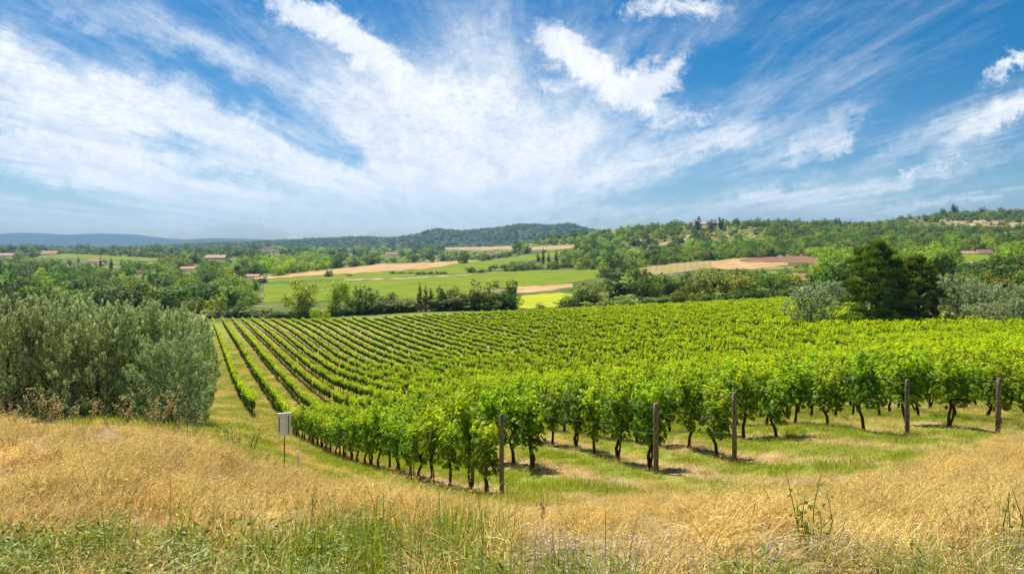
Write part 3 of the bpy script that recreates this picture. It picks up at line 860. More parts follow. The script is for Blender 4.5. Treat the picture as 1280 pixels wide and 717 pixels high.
def ordw(k):
    if k < 20: return ORD[k]
    return {2: 'twenty', 3: 'thirty', 4: 'forty', 5: 'fifty', 6: 'sixty'}[(k + 1) // 10] + ('-' + ['', 'first', 'second', 'third', 'fourth', 'fifth', 'sixth', 'seventh', 'eighth', 'ninth'][(k + 1) % 10] if (k + 1) % 10 else 'th')
def rowname(n):
    names = {-2: 'the row against the olive hedge', -1: 'the row left of the white panel', 0: 'the row ending at the leftmost post', 1: 'the row just right of the leftmost post',
             2: 'the row ending at the second post', 3: 'the row ending at the third post', 4: 'the row starting right of the third post', 5: 'the row ending at the fourth post', 6: 'the row ending at the rightmost post'}
    if n in names: return names[n]
    w = ['first', 'second', 'third', 'fourth', 'fifth', 'sixth', 'seventh', 'eighth', 'ninth', 'tenth', 'eleventh', 'twelfth', 'thirteenth', 'fourteenth', 'fifteenth', 'sixteenth', 'seventeenth', 'eighteenth', 'nineteenth', 'twentieth']
    i = n - 7
    return 'the %s row behind the rightmost post' % (w[i] if i < 20 else 'last')
seen_k = {}
# number the vines of each row from the first one that can be seen
for i in sorted(NEAR, key=lambda i: (VX[i, 0], VX[i, 3])):
    n = int(VX[i, 0]); seen_k.setdefault(n, []).append(i)
for n, lst in seen_k.items():
    for q, i in enumerate(lst):
        X, Y = VX[i, 2], VX[i, 3]
        sc = float(np.clip(1 + rng.normal() * .10, .78, 1.16))
        flip = math.pi if rng.random() < .5 else 0
        e = empty('grape_vine', (X, Y, float(VZ[i])), RZ + flip + rng.normal() * .06)
        e.scale = (1, 1, sc * .98)
        look = 'leafy green'; rng.integers(5)
        if n == 0 and q == 0: e.scale = (.85, .85, .85)
        tag(e, ('%s grape vine, %s in %s' % (look, ordw(q), rowname(n)))[:150], 'grape vine', 'grape vines in rows')
        link('trunk', VINE_TRUNK[int(rng.integers(len(VINE_TRUNK)))], e)
        link('foliage', VINE_LEAF[int(rng.integers(NV))], e)
rest = np.array([i for i in range(len(VX)) if i not in NEAR])
P = np.stack([VX[rest, 2], VX[rest, 3], VZ[rest]], 1)
nr_ = len(rest)
rot = np.stack([np.zeros(nr_), np.zeros(nr_), RZ + (rng.random(nr_) < .5) * math.pi + rng.normal(size=nr_) * .08], 1)
low = np.clip((P[:, 1] - 26) / 30, 0, 1) * np.clip((40 - P[:, 0]) / 30, .8, 1)
scl = np.stack([np.full(nr_, 1.05), 1 - .48 * low, (1 - .27 * low) * np.clip(1 + rng.normal(size=nr_) * .07, .85, 1.15)], 1)
isfar = P[:, 1] > 75
idx = np.where(isfar, 5 + rng.integers(0, 4, nr_), rng.integers(0, 5, nr_))
tk_ = P[:, 1] < 130
P2 = np.concatenate([P, P[tk_]]); rot2 = np.concatenate([rot, rot[tk_]]); scl2 = np.concatenate([scl, scl[tk_]])
idx2 = np.concatenate([idx, 9 + rng.integers(0, 4, tk_.sum())])
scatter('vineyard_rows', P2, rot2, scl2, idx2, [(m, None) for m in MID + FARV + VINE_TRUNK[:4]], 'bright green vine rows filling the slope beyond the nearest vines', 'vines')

# posts at the row ends
def post(x, yb, Y, top, label, r=.055, lean=(0, 0)):
    r *= .86
    X = (x - 640) / FPX * Y
    gz = Hs(X, Y)
    h = (HY - top) / FPX * Y - gz
    b = MB()
    random.seed(int(x))
    k = 7
    pts = [(lean[0] * t * h, lean[1] * t * h, -.25 + (h + .25) * t) for t in [i / k for i in range(k + 1)]]
    b.tube(pts, [r * 1.05, r * 1.04, r, r * 1.02, r * .98, r * .97, r * .95, r * .9], 11, wob=.06)
    me = b.mesh('wooden_post', M['post'], True)
    o = link('wooden_post', me, None, (X, Y, gz))
    tag(o, label, 'post', 'wooden end posts of the vine rows')
    return X, Y, gz, h
POSTS = []
POSTS.append((0, post(627, 623, 13.0, 517, 'leftmost weathered wooden end post, in front of the nearest vines', .052)))
POSTS.append((2, post(820, 592, 15.1, 504, 'second wooden end post from the left, thick and upright beside a vine', .068)))
POSTS.append((3, post(918, 580, 15.8, 490, 'third wooden end post, standing alone on short grass', .062)))
POSTS.append((5, post(1134, 546, 17.2, 474, 'fourth wooden end post, half wrapped in vine leaves', .062)))
POSTS.append((6, post(1247, 543, 17.0, 472, 'rightmost wooden end post at the edge of the tall golden grass', .066, (.03, 0))))
for n, (X, Y, gz, h) in POSTS:
    b = MB()
    for zf in (.93, .55):
        pts = []
        for s in np.linspace(0, 9, 7):
            x_, y_ = X + RDIR[0] * s, Y + RDIR[1] * s
            pts.append((x_, y_, Hs(x_, y_) + h * zf + .01))
        b.tube(pts, [.0032] * 7, 4)
    lab = {0: 'leftmost', 2: 'second', 3: 'third', 5: 'fourth', 6: 'rightmost'}[n]
    tag(link('trellis_wire', b.mesh('trellis_wire', M['wire'])), 'thin pair of trellis wires running back from the %s wooden post' % lab, 'wire', 'trellis wires')
for x, yb, Y, top, lab in ((517, 598, 16.5, 566, 'thin grey metal stake among the trunks of the nearest vine row'), (606, 590, 14.3, 520, 'thin pale stake among leaves just left of the leftmost post')):
    X = (x - 640) / FPX * Y; gz = Hs(X, Y)
    b = MB(); b.tube([(0, 0, -.1), (0.005, 0, .5), (0, 0, (HY - top) / FPX * Y - gz)], [.014, .014, .013], 6)
    tag(link('metal_stake', b.mesh('metal_stake', M['stakewood'], True), None, (X, Y, gz)), lab, 'stake')

# ------------------------------------------------------------------ olive hedge on the left and olives on the right
def olive_crown(seed, n=15000, L=.024, Wd=.0075, spikes=70):
    """unit crown (height 1, width 1) of upright, feathery shoots"""
    r_ = np.random.default_rng(seed)
    C, N, Tn = [], [], []
    ns = 420
    a = r_.uniform(0, 6.283, ns); z = r_.uniform(.05, .93, ns) ** .85
    env = .47 * np.sqrt(np.clip(1 - ((z - .48) / .56) ** 2, .05, 1))
    lump = 1 + .20 * np.sin(a * 3 + seed) + .16 * np.sin(z * 11 + a * 2 + seed)
    rr = env * lump * (1 - .5 * r_.random(ns) ** 2.0)
    base = np.stack([np.cos(a) * rr, np.sin(a) * rr, z], 1)
    for i in range(ns):
        m = n // ns
        d = unit(np.array([math.cos(a[i]) * .8, math.sin(a[i]) * .8, r_.uniform(.1, 1.2)]) + r_.normal(size=3) * .35)
        ln = r_.uniform(.04, .10) * (1.2 if z[i] > .7 else 1)
        f = r_.random(m)
        c = base[i] + d * (f * ln)[:, None] + r_.normal(size=(m, 3)) * .012 * (1.3 - f[:, None])
        C.append(c); N.append(r_.normal(size=(m, 3)) + np.array([math.cos(a[i]), math.sin(a[i]), .9]) * .8)
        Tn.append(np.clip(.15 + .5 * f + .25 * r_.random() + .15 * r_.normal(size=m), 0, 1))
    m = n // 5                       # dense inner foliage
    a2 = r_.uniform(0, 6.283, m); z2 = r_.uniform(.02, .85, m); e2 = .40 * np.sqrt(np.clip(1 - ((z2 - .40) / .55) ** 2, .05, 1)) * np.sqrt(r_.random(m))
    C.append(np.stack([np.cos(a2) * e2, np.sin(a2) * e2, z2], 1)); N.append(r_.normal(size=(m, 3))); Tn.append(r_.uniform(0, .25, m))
    C = np.concatenate(C); N = np.concatenate(N); Tn = np.concatenate(Tn)
    # leaves point along the shoots: rebuild axes so that the long side rises
    Nn = unit(N); up = np.array([0, 0, 1.0]) + np.random.default_rng(seed + 5).normal(size=C.shape) * .95
    aa = unit(up - (up * Nn).sum(1, keepdims=True) * Nn); bb = np.cross(Nn, aa)
    l = (L * r_.uniform(.7, 1.3, len(C)))[:, None]; w = l * Wd / L
    V = np.stack([C - aa * l / 2, C + bb * w / 2, C + aa * l / 2, C - bb * w / 2], 1).reshape(-1, 3)
    return mesh_np('crown', V, np.arange(len(V)).reshape(-1, 4), np.repeat(Tn, 4), M['olive'])
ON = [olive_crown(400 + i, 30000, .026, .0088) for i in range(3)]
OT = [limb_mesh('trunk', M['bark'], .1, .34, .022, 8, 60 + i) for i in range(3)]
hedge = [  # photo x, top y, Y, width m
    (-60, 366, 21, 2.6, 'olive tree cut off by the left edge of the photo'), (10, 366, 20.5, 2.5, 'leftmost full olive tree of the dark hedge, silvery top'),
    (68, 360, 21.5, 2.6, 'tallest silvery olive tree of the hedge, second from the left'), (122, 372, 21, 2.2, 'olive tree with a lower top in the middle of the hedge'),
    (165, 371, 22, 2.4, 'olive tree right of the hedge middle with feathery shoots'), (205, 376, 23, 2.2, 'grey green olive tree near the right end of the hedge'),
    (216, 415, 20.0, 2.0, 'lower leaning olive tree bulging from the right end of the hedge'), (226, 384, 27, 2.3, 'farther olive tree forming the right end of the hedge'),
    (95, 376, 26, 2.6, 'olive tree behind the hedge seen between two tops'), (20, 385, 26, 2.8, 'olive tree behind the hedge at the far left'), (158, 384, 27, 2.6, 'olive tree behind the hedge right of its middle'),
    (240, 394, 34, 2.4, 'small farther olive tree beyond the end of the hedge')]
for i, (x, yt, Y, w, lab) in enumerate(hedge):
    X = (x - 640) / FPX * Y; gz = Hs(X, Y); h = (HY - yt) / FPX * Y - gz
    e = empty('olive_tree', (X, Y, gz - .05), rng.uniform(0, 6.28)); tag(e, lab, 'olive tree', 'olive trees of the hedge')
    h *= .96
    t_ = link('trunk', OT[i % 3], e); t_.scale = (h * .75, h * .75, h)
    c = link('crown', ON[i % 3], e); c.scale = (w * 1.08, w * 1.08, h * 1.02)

OR = [olive_crown(420 + i, 12000, .036, .016) for i in range(2)]
def olive(x, yb, yt, wpx, Y, lab):
    X = (x - 640) / FPX * Y; gz = Hs(X, Y); h = max((HY - yt) / FPX * Y - gz, 1.2)
    i = int(x) % 2
    e = empty('olive_tree', (X, Y, gz - .05), rng.uniform(0, 6.28)); tag(e, lab, 'olive tree')
    t_ = link('trunk', OT[int(x) % 3], e); t_.scale = (h * .8, h * .8, h)
    c = link('crown', OR[i], e); w = wpx / FPX * Y; c.scale = (w, w, h)
for a_ in [(1014, 394, 358, 56, 96, 'round grey olive tree alone among the vines left of the big pine'), (1036, 380, 350, 46, 130, 'pale olive tree just behind the round grey one'),
           (1196, 402, 343, 66, 92, 'large pale olive tree touching the right side of the big pine'), (1232, 400, 352, 52, 98, 'grey olive tree between two others right of the big pine'),
           (1262, 402, 356, 52, 90, 'grey green olive tree near the right edge of the photo'), (1300, 402, 352, 60, 92, 'olive tree cut off by the right edge of the photo'),
           (1243, 405, 378, 40, 82, 'low olive bush before the larger olives at the right'), (1278, 405, 372, 40, 82, 'low olive bush at the right edge above the vines'), (1212, 405, 380, 34, 84, 'low olive bush under the large pale olive tree')]:
    olive(*a_)

# ------------------------------------------------------------------ the big pines
def pine_crown(seed, nl=64, n=44000):
    r_ = np.random.default_rng(seed)
    lobes = []
    for i in range(nl):
        z = .05 + .88 * ((i + .5) / nl) ** .9
        env = .46 * (min(1, (1.02 - z) / .55)) ** .55 * (1 if z > .25 else .85 + z * .6)
        a = i * 2.4 + r_.uniform(-.4, .4)
        q = env * r_.uniform(.55, 1.0) if z < .88 else env * r_.uniform(0, .7)
        s = r_.uniform(.07, .125)
        lobes.append((math.cos(a) * q, math.sin(a) * q, z, s * 1.15, s * 1.15, s * .72))
    for i in range(12):
        a = i * .524 + r_.uniform(-.2, .2)
        lobes.append((math.cos(a) * .40, math.sin(a) * .40, .07, .14, .14, .08))
    C, N, Tn, D = [], [], [], []
    for l in lobes:
        c = n // nl
        d = sphere_dirs(r_, c); d[:, 2] = np.where(d[:, 2] < 0, d[:, 2] * .4, d[:, 2])
        nc = 14; cd = sphere_dirs(r_, nc); cd[:, 2] = np.abs(cd[:, 2]); pk = r_.integers(0, nc, c)
        d = cd[pk] + d * .38
        p = np.array(l[:3]) + d * np.array(l[3:]) * r_.uniform(.7, 1.05, c)[:, None]
        C.append(p); D.append(unit(d + [0, 0, .5])); Tn.append(np.clip(.1 + .8 * np.clip(d[:, 2], 0, 1) * r_.uniform(.6, 1.1) + .15 * r_.normal(size=c), 0, 1))  # needles facing up tinted lighter: highlights on the boughs put into the colour
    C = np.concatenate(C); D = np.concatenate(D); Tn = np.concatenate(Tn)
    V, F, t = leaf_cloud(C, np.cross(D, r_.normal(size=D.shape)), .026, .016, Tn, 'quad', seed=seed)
    return mesh_np('crown', V, F, t, M['pine'])
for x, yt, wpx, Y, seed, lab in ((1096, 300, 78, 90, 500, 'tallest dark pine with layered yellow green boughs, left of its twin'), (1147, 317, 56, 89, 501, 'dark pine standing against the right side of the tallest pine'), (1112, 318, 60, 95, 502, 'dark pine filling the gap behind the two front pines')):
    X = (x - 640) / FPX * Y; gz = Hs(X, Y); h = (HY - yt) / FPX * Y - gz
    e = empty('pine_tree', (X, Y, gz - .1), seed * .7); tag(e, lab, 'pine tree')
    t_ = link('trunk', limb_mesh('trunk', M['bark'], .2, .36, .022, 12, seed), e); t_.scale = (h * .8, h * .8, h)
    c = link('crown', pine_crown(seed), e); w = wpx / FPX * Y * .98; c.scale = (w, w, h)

# ------------------------------------------------------------------ trees one can point at, beyond the vineyard
B = 'belt of trees at the far edge of the vineyard'
for k, x, yb, hp, wp, Y, colr, lab in [
    ('airy', 379, 391, 44, 38, 205, LT, 'light green airy tree, leftmost of three above the vineyard edge'),
    ('airy', 420, 389, 40, 32, 205, LT, 'light green airy tree in the middle of three at the vineyard edge'),
    ('airy', 457, 388, 35, 32, 205, (.19, .24, .06), 'rounded pale green tree, rightmost of three at the vineyard edge'),
    ('airy', 440, 388, 26, 22, 210, LT, 'small light tree squeezed between the middle and right airy trees'),
    ('broad', 484, 388, 24, 30, 210, DK, 'low dark tree between the airy trees and the dark poplars'),
    ('broad', 509, 385, 12, 26, 210, OL, 'low olive coloured shrub just left of the dark poplars'),
    ('cypress', 525, 383, 34, 10, 205, CY, 'leftmost narrow dark cypress of the trio at the vineyard edge'),
    ('cypress', 532, 383, 31, 10, 206, CY, 'middle narrow dark cypress of the trio at the vineyard edge'),
    ('cypress', 539, 383, 27, 14, 205, CY, 'rightmost and widest dark cypress of the trio at the vineyard edge'),
    ('broad', 555, 382, 26, 24, 208, DK, 'dark round tree right of the narrow cypresses'),
    ('broad', 573, 382, 28, 24, 210, MD, 'dark green tree left of the wide brownish tree'),
    ('broad', 606, 384, 38, 56, 205, OL, 'wide brownish olive green tree above the vineyard edge'),
    ('broad', 637, 380, 32, 22, 215, DK, 'dark tree behind the right side of the wide brownish tree'),
    ('bush', 394, 391, 10, 16, 195, YG, 'small yellow bush at the vineyard edge between airy trees'),
    ('bush', 407, 391, 9, 12, 195, YG, 'second small yellow bush at the vineyard edge, right of the first'),
    ('bush', 674, 385, 11, 18, 195, OL, 'single round bush in front of the bright yellow meadow'),
    ('broad', 411, 350, 14, 14, 480, MD, 'single dark green tree standing in the long green field'),
    ('broad', 588, 345, 12, 14, 520, DK, 'round dark tree at the lane end beside the wide green field'),
    ('bush', 600, 345, 8, 14, 520, DK, 'low dark bush right of the round tree by the lane'),
    ('bush', 437, 350, 5, 12, 480, MD, 'small hedge bush at the left end of the lane'),
    ('bush', 491, 347.5, 7, 12, 520, DK, 'dark hedge bush beside the lane, left one'), ('bush', 501, 347.5, 7, 12, 520, DK, 'dark hedge bush beside the lane, middle one'), ('bush', 513, 346.5, 5, 14, 520, MD, 'low hedge bush beside the lane, right one'),
    ('cypress', 679, 327, 20, 6, 640, CY, 'tallest dark hillside cypress, left of the group'), ('cypress', 686, 327, 14, 5, 640, CY, 'shorter dark hillside cypress in the middle of the group'),
    ('cypress', 695.5, 327, 18, 7, 640, CY, 'stout dark hillside cypress, right of the group'), ('broad', 673, 327, 11, 8, 640, DK, 'dark tree against the left of the hillside cypresses'),
    ('bush', 713, 384, 20, 40, 200, DK, 'dark green shrub right of the bright yellow meadow'), ('broad', 735, 383, 34, 42, 205, MD, 'dense green tree right of the yellow meadow'),
    ('bush', 738, 386, 12, 26, 192, GR, 'grey olive bush at the vineyard edge, leftmost of four'), ('bush', 762, 385, 18, 30, 195, GR, 'grey olive bush at the vineyard edge, second of four'),
    ('bush', 783, 384, 21, 34, 195, GR, 'rounded grey olive bush at the vineyard edge, third of four'), ('bush', 798, 382, 12, 20, 192, GR, 'small grey olive bush at the vineyard edge, fourth of four'),
    ('broad', 775, 374, 30, 40, 230, DK, 'dark tree behind the grey olive bushes'), ('broad', 808, 372, 30, 40, 235, MD, 'green tree behind the dark barn opening'),
    ('broad', 838, 371, 30, 36, 240, DK, 'dark tree above the pink roof'), ('broad', 893, 379, 48, 46, 215, OL, 'broad olive brown tree right of the pink roof'),
    ('broad', 864, 376, 30, 30, 218, OL, 'olive green tree directly right of the pink roof'), ('broad', 930, 377, 42, 44, 222, OL, 'olive brown tree in the belt between pink roof and red house'),
    ('broad', 962, 375, 38, 40, 225, MD, 'green tree in the belt left of the small red house'), ('bush', 990, 352, 14, 40, 300, LM, 'yellow green shrub above the small red house'),
    ('broad', 1020, 362, 22, 30, 240, DK, 'dark tree right of the small red house'), ('broad', 985, 372, 22, 30, 235, DK, 'dark tree left below the small red house'),
    ('stonepine', 1178, 350, 42, 34, 200, DK, 'tall umbrella pine rising right of the big pine'), ('cypress', 1190, 348, 26, 8, 190, CY, 'dark cypress between the umbrella pine and the orange roofs'),
    ('stonepine', 1168, 350, 38, 26, 190, DK, 'umbrella pine standing close behind the big pine'),
    ('broad', 1250, 372, 36, 46, 170, OL, 'brownish green tree above the olive trees at the right'), ('broad', 1218, 366, 22, 40, 180, MD, 'green tree right of the cypress above the olives'),
    ('bush', 1195, 358, 14, 34, 180, LM, 'bright yellow green bush behind the large pale olive'), ('stonepine', 1252, 330, 20, 44, 260, MD, 'flat topped green pine left of the photo edge below the hill'), ('stonepine', 1282, 332, 22, 40, 260, MD, 'flat topped green pine at the right edge below the hill'),
    ('broad', 872, 283, 14, 12, 1000, DK, 'round tree on the skyline just left of the hilltop house'), ('broad', 888, 285, 12, 9, 990, DK, 'dark tree on the skyline beside the hilltop house'),
    ('cypress', 894, 283, 11, 4, 990, CY, 'thin dark cypress on the skyline by the hilltop house'), ('broad', 901, 282, 12, 8, 990, DK, 'dark skyline tree right of the hilltop house'), ('broad', 1193, 262, 9, 9, 1440, DK, 'single round tree standing above the far right ridge'),
    ('cypress', 98, 326, 8, 3.5, 760, CY, 'small dark cypress left of the pink roofed farmhouse'), ('cypress', 125.5, 328, 10, 4, 740, CY, 'small dark cypress right of the pink roofed farmhouse'), ('cypress', 139, 332, 12, 6, 640, CY, 'wider dark cypress beside the pale lane on the left'),
    ('broad', 259, 346, 14, 14, 500, (.03, .035, .035), 'very dark round tree in the woods left of the valley'), ('broad', 242, 325, 9, 14, 850, CY, 'dark tree left of the long farmhouse'),
    ('broad', 165, 388, 0, 0, 0, DK, '')]:
    if Y: tpx(k, x, yb, hp, wp * (1.22 if k in ('broad', 'airy', 'bush') else 1.0), (Y - 22 if 185 < Y < 245 else Y), colr, lab, 'cypress' if k == 'cypress' else 'pine tree' if k == 'stonepine' else 'bush' if k == 'bush' else 'tree')

# ------------------------------------------------------------------ the woods: individual trees near by, one mass far off
def in_field(x, y, pad=0):
    for top, bot in FIELDS:
        if top[0][0] - pad <= x <= top[-1][0] + pad and interp(top, x) - .3 <= y <= interp(bot, x) + .2: return True
    return False
HR = [(118, 328, 18, 6), (60, 318.5, 20, 6.5), (5, 320, 20, 4.5), (268, 324, 25, 7), (286, 322, 6, 5), (234, 337, 18, 5), (172, 342, 9, 6), (315, 346.5, 16, 5), (333, 313, 9, 5), (343, 315, 8, 4), (489, 319, 15, 5),
      (617, 316, 9, 4), (1000, 347, 17, 7), (845, 378, 22, 8), (896, 281, 12, 5), (876, 281.5, 16, 4.5), (1233, 318, 17, 8), (1212, 317.5, 16, 5), (738, 290, 8, 4), (679, 327, 22, 18), (695, 327, 10, 16), (99, 327, 5, 9), (126, 328, 5, 9), (140, 332, 7, 12)]
def hides_house(x, y, wpx, hpx):
    for hx, hy, hw, hh in HR:
        if abs(x - hx) < hw / 2 + wpx * .35 and y > hy - 1 and y - hpx < hy - .25 * hh: return True
    return False
EDGE = [(-50, 400), (250, 398), (400, 392), (480, 386), (560, 383.5), (650, 386.5), (750, 383.5), (850, 376.5), (960, 370), (1050, 368), (1060, 385), (1330, 385)]
LINE = [(-50, 306), (200, 308), (330, 309), (420, 311), (560, 304), (700, 296), (740, 292), (800, 283), (880, 280), (960, 277), (1040, 277), (1100, 280), (1140, 274), (1200, 262), (1330, 263)]
def region(x, y, Y):
    """colour choices, density, tree kind weight for a wood at photo x, y"""
    r_ = rng.random()
    if (1135 < x < 1290 and 275 < y < 285) or (776 < x < 860 and 298 < y < 316): return (DK, OL)[int(r_ * 2)], .22, 'scrub bush on the sandy bank'
    if x < 330:
        if y < 322: return (DK, MD, OL)[int(r_ * 3)], .9, 'dark tree in the distant wood at the left'
        if y < 340: return (DK, MD, LT, OL, MD)[int(r_ * 5)], .62, 'tree among the farmhouses at the left'
        if x < 130 and y < 352: return (DK, DK, MD)[int(r_ * 3)], .9, 'dark tree of the wood behind the olive hedge'
        return (MD, DK, MD, DK, LT, OL)[int(r_ * 6)], .85, 'leafy tree of the wood behind the olive hedge'
    if x < 560 and y > 352: return (DK, OL, MD)[int(r_ * 3)], (.95 if y > 378 or x < 365 else .0), 'tree at the far edge of the vineyard'
    if x < 660 and y < 347:
        if x < 420 and y > 326: return (LM, LT, MD)[int(r_ * 3)], .9, 'light green tree lining the tan field'
        return (DK, MD, LT, GR)[int(r_ * 4)], .7, 'tree in the valley behind the tan field'
    if x < 800:
        if y > 330: return (GR, DK, OL, MD)[int(r_ * 4)], .75, 'tree on the low slope above the green field'
        return (DK, MD, GR, LT)[int(r_ * 4)], .62, 'tree on the middle hillside'
    if 850 < x < 960 and 284 < y < 305: return (DK, OL, GR)[int(r_ * 3)], .38, 'scrub tree on the sandy slope'
    if y < 300: return (DK, MD, MD, OL)[int(r_ * 4)], .78, 'dark pine on the wooded hill at the right'
    if y < 326: return (DK, MD, LT, OL, MD)[int(r_ * 5)], .85, 'pine on the wooded hill at the right'
    if x > 900 and y < 350: return (LT, MD, LM, OL)[int(r_ * 4)], .85, 'bright tree at the foot of the wooded hill'
    return (MD, DK, MD, OL)[int(r_ * 4)], .9, 'dense tree of the belt behind the vineyard'
cand = []
y = 392.0
while y > 255:
    Yg = 230 if y > 385 else None
    xs = np.arange(-60, 1345, 3.0)
    y_l = np.interp(xs, [p[0] for p in LINE], [p[1] for p in LINE]); y_e = np.interp(xs, [p[0] for p in EDGE], [p[1] for p in EDGE])
    ok = (y < y_e - .5) & (y > y_l)
    if ok.any():
        P_ = pix(xs[ok], np.full(ok.sum(), y), 185)
        last = -1e9
        for (X, Y, Z), x in zip(P_, xs[ok]):
            if Y > 5500: continue
            wm = (9.5 if Y < 700 else 10.0 if Y < 1500 else 15.0) * (.85 if (x > 800 and y < 322) else 1)
            wpx = wm / Y * FPX
            if x - last < wpx * rng.uniform(.5, .8): continue
            last = x
            cand.append((x + rng.uniform(-1.5, 1.5), y, X, Y, wm))
    y -= 2.4 if y > 345 else (1.5 if y > 322 else 1.0)
wood = []
for x, y, X, Y, wm in cand:
    colr, dens, lab = region(x, y, Y)
    if rng.random() > dens: continue
    w = wm * rng.choice([.6, .8, 1.0, 1.2, 1.55]) * rng.uniform(.85, 1.15); h = w * rng.uniform(.62, 1.0)
    if colr in (GR, OL): h *= .8
    hpx = h / Y * FPX
    if in_field(x, y, w / Y * FPX * .35) or in_field(x, y - hpx * .8, w / Y * FPX * .3) or in_field(x, y - hpx * .4): continue
    if hides_house(x, y, w / Y * FPX, hpx): continue
    if 636 < x < 716 and y > 366: continue
    if 330 < x < 640 and y > 368 and y < 379: continue
    wood.append((x, y, X + rng.normal() * .5, Y, w, h, colr, lab))
wood.sort(key=lambda t: t[3])
def extra(x, y, Y, w, h, colr, lab):
    x += rng.uniform(-1.5, 1.5); wood.append((x, y, (x - 640) / FPX * Y, Y, w * rng.uniform(.8, 1.25), h * rng.uniform(.8, 1.2), colr, lab))
pick = lambda *c: c[int(rng.integers(len(c)))]
for x in np.arange(556, 628, 5): extra(x, 323, 1000, 8, 5, pick(DK, MD, OL), 'bush of the hedge above the long green field')
for x in np.arange(596, 645, 6): extra(x, 342 - (x - 596) * .02, 545, 6, 3.6, pick(DK, GR, OL), 'bush of the hedge between the two green fields')
for x in np.arange(612, 650, 7): extra(x, 336, 600, 6, 4, pick(DK, MD), 'bush of the upper hedge between the two green fields')
for q in range(3):
    for x in np.arange(640, 765, 7): extra(x, 336.5 - q * 3.2, 560 + q * 45, 8, 5, pick(DK, GR, GR, OL, MD), 'tree of the grey green row above the wide green field')
for x in np.arange(520, 560, 5): extra(x, 349, 500, 5, 2.6, pick(DK, OL), 'bush of the lane hedge')
for x in np.arange(474, 522, 5.5): extra(x, 386, 184, 7, 3.4, pick(DK, OL, DK), 'low tree at the far edge of the vineyard')
for x in np.arange(548, 644, 7): extra(x, 385, 184, 8, 5.0, pick(DK, OL, MD), 'low tree at the far edge of the vineyard')
for x in np.arange(336, 470, 8): extra(x, 391, 184, 5, 2.2, pick(DK, OL, GR, MD), 'low shrub at the far edge of the vineyard')
for x in np.arange(262, 342, 6): extra(x, 390, 186, 5.5, 3.0, pick(DK, GR, GR, MD), 'low shrub at the far corner of the vineyard')
for x in np.arange(716, 1050, 10): extra(x, 380 - (x - 716) * .02, 182, 6, 3.6, pick(DK, GR, OL, MD), 'low shrub at the far edge of the vineyard')
wood.sort(key=lambda t: t[3])
vis = [t for t in wood if -10 < t[0] < 1290]
NT_ = 235
ind = vis[:NT_]
idset = set(id(t) for t in ind)
gname = {}
used = {}
for t in ind:
    x, y, X, Y, w, h, colr, lab = t
    cn = {DK: 'dark green', MD: 'mid green', LT: 'light green', YG: 'yellow green', OL: 'olive green', GR: 'grey green', LM: 'bright green', CY: 'blackish green'}[colr]
    words_ = [w_ for w_ in lab.split() if w_ not in ('dark', 'bright', 'light', 'green')]
    sz = 'wide' if w > 8.3 else 'small' if w < 6 else 'round'
    full = '%s %s %s' % (sz, cn, ' '.join(words_))
    z = Hs(X, Y)
    k = 'bush' if colr == GR else ('airy' if colr in (LT, LM) and rng.random() < .5 else 'broad')
    plant_tree(k, X, Y, w, h, colr, full, 'tree' if k != 'bush' else 'bush', 'woods: ' + full, z=z)
far_ = [t for t in wood if id(t) not in idset]
srcs = []; cmap = {}
for colr in (DK, MD, LT, OL, GR, LM):
    cmap[colr] = len(srcs)
    for i in range(3): srcs.append((KIND['broad'][0][i] if colr != GR else KIND['bush'][0][i], colr))
srcs = [(coloured(m_, tuple(1.45 * q_ for q_ in c_)), None) for m_, c_ in srcs]
Pf = np.array([(t[2], t[3], 0) for t in far_]); Pf[:, 2] = H(Pf[:, 0], Pf[:, 1])
Pf[:, 2] -= np.array([t[5] for t in far_]) * .18
sf = np.array([(t[4] * 1.1, t[4] * 1.1, t[5] * 1.12) for t in far_])
rf = np.stack([np.zeros(len(far_)), np.zeros(len(far_)), rng.uniform(0, 6.28, len(far_))], 1)
xf = np.array([cmap[t[6]] + int(rng.integers(3)) for t in far_])
hp = HILLP[0]; nh = len(hp); s_h = rng.uniform(18, 34, nh)
Pf = np.concatenate([Pf, hp - np.stack([s_h * 0, s_h * 0, s_h * .2], 1)]); sf = np.concatenate([sf, np.stack([s_h, s_h, s_h * .62], 1)])
rf = np.concatenate([rf, np.stack([s_h * 0, s_h * 0, rng.uniform(0, 6.28, nh)], 1)])
xf = np.concatenate([xf, np.where(rng.random(nh) < .72, cmap[DK], np.where(rng.random(nh) < .6, cmap[MD], cmap[OL])) + rng.integers(0, 3, nh)])
scatter('woods', Pf, rf, sf, xf, srcs, 'distant woods of dark and light green trees covering the hills', 'woods')
print('trees', len(ind), len(far_), 'vines', len(VX))

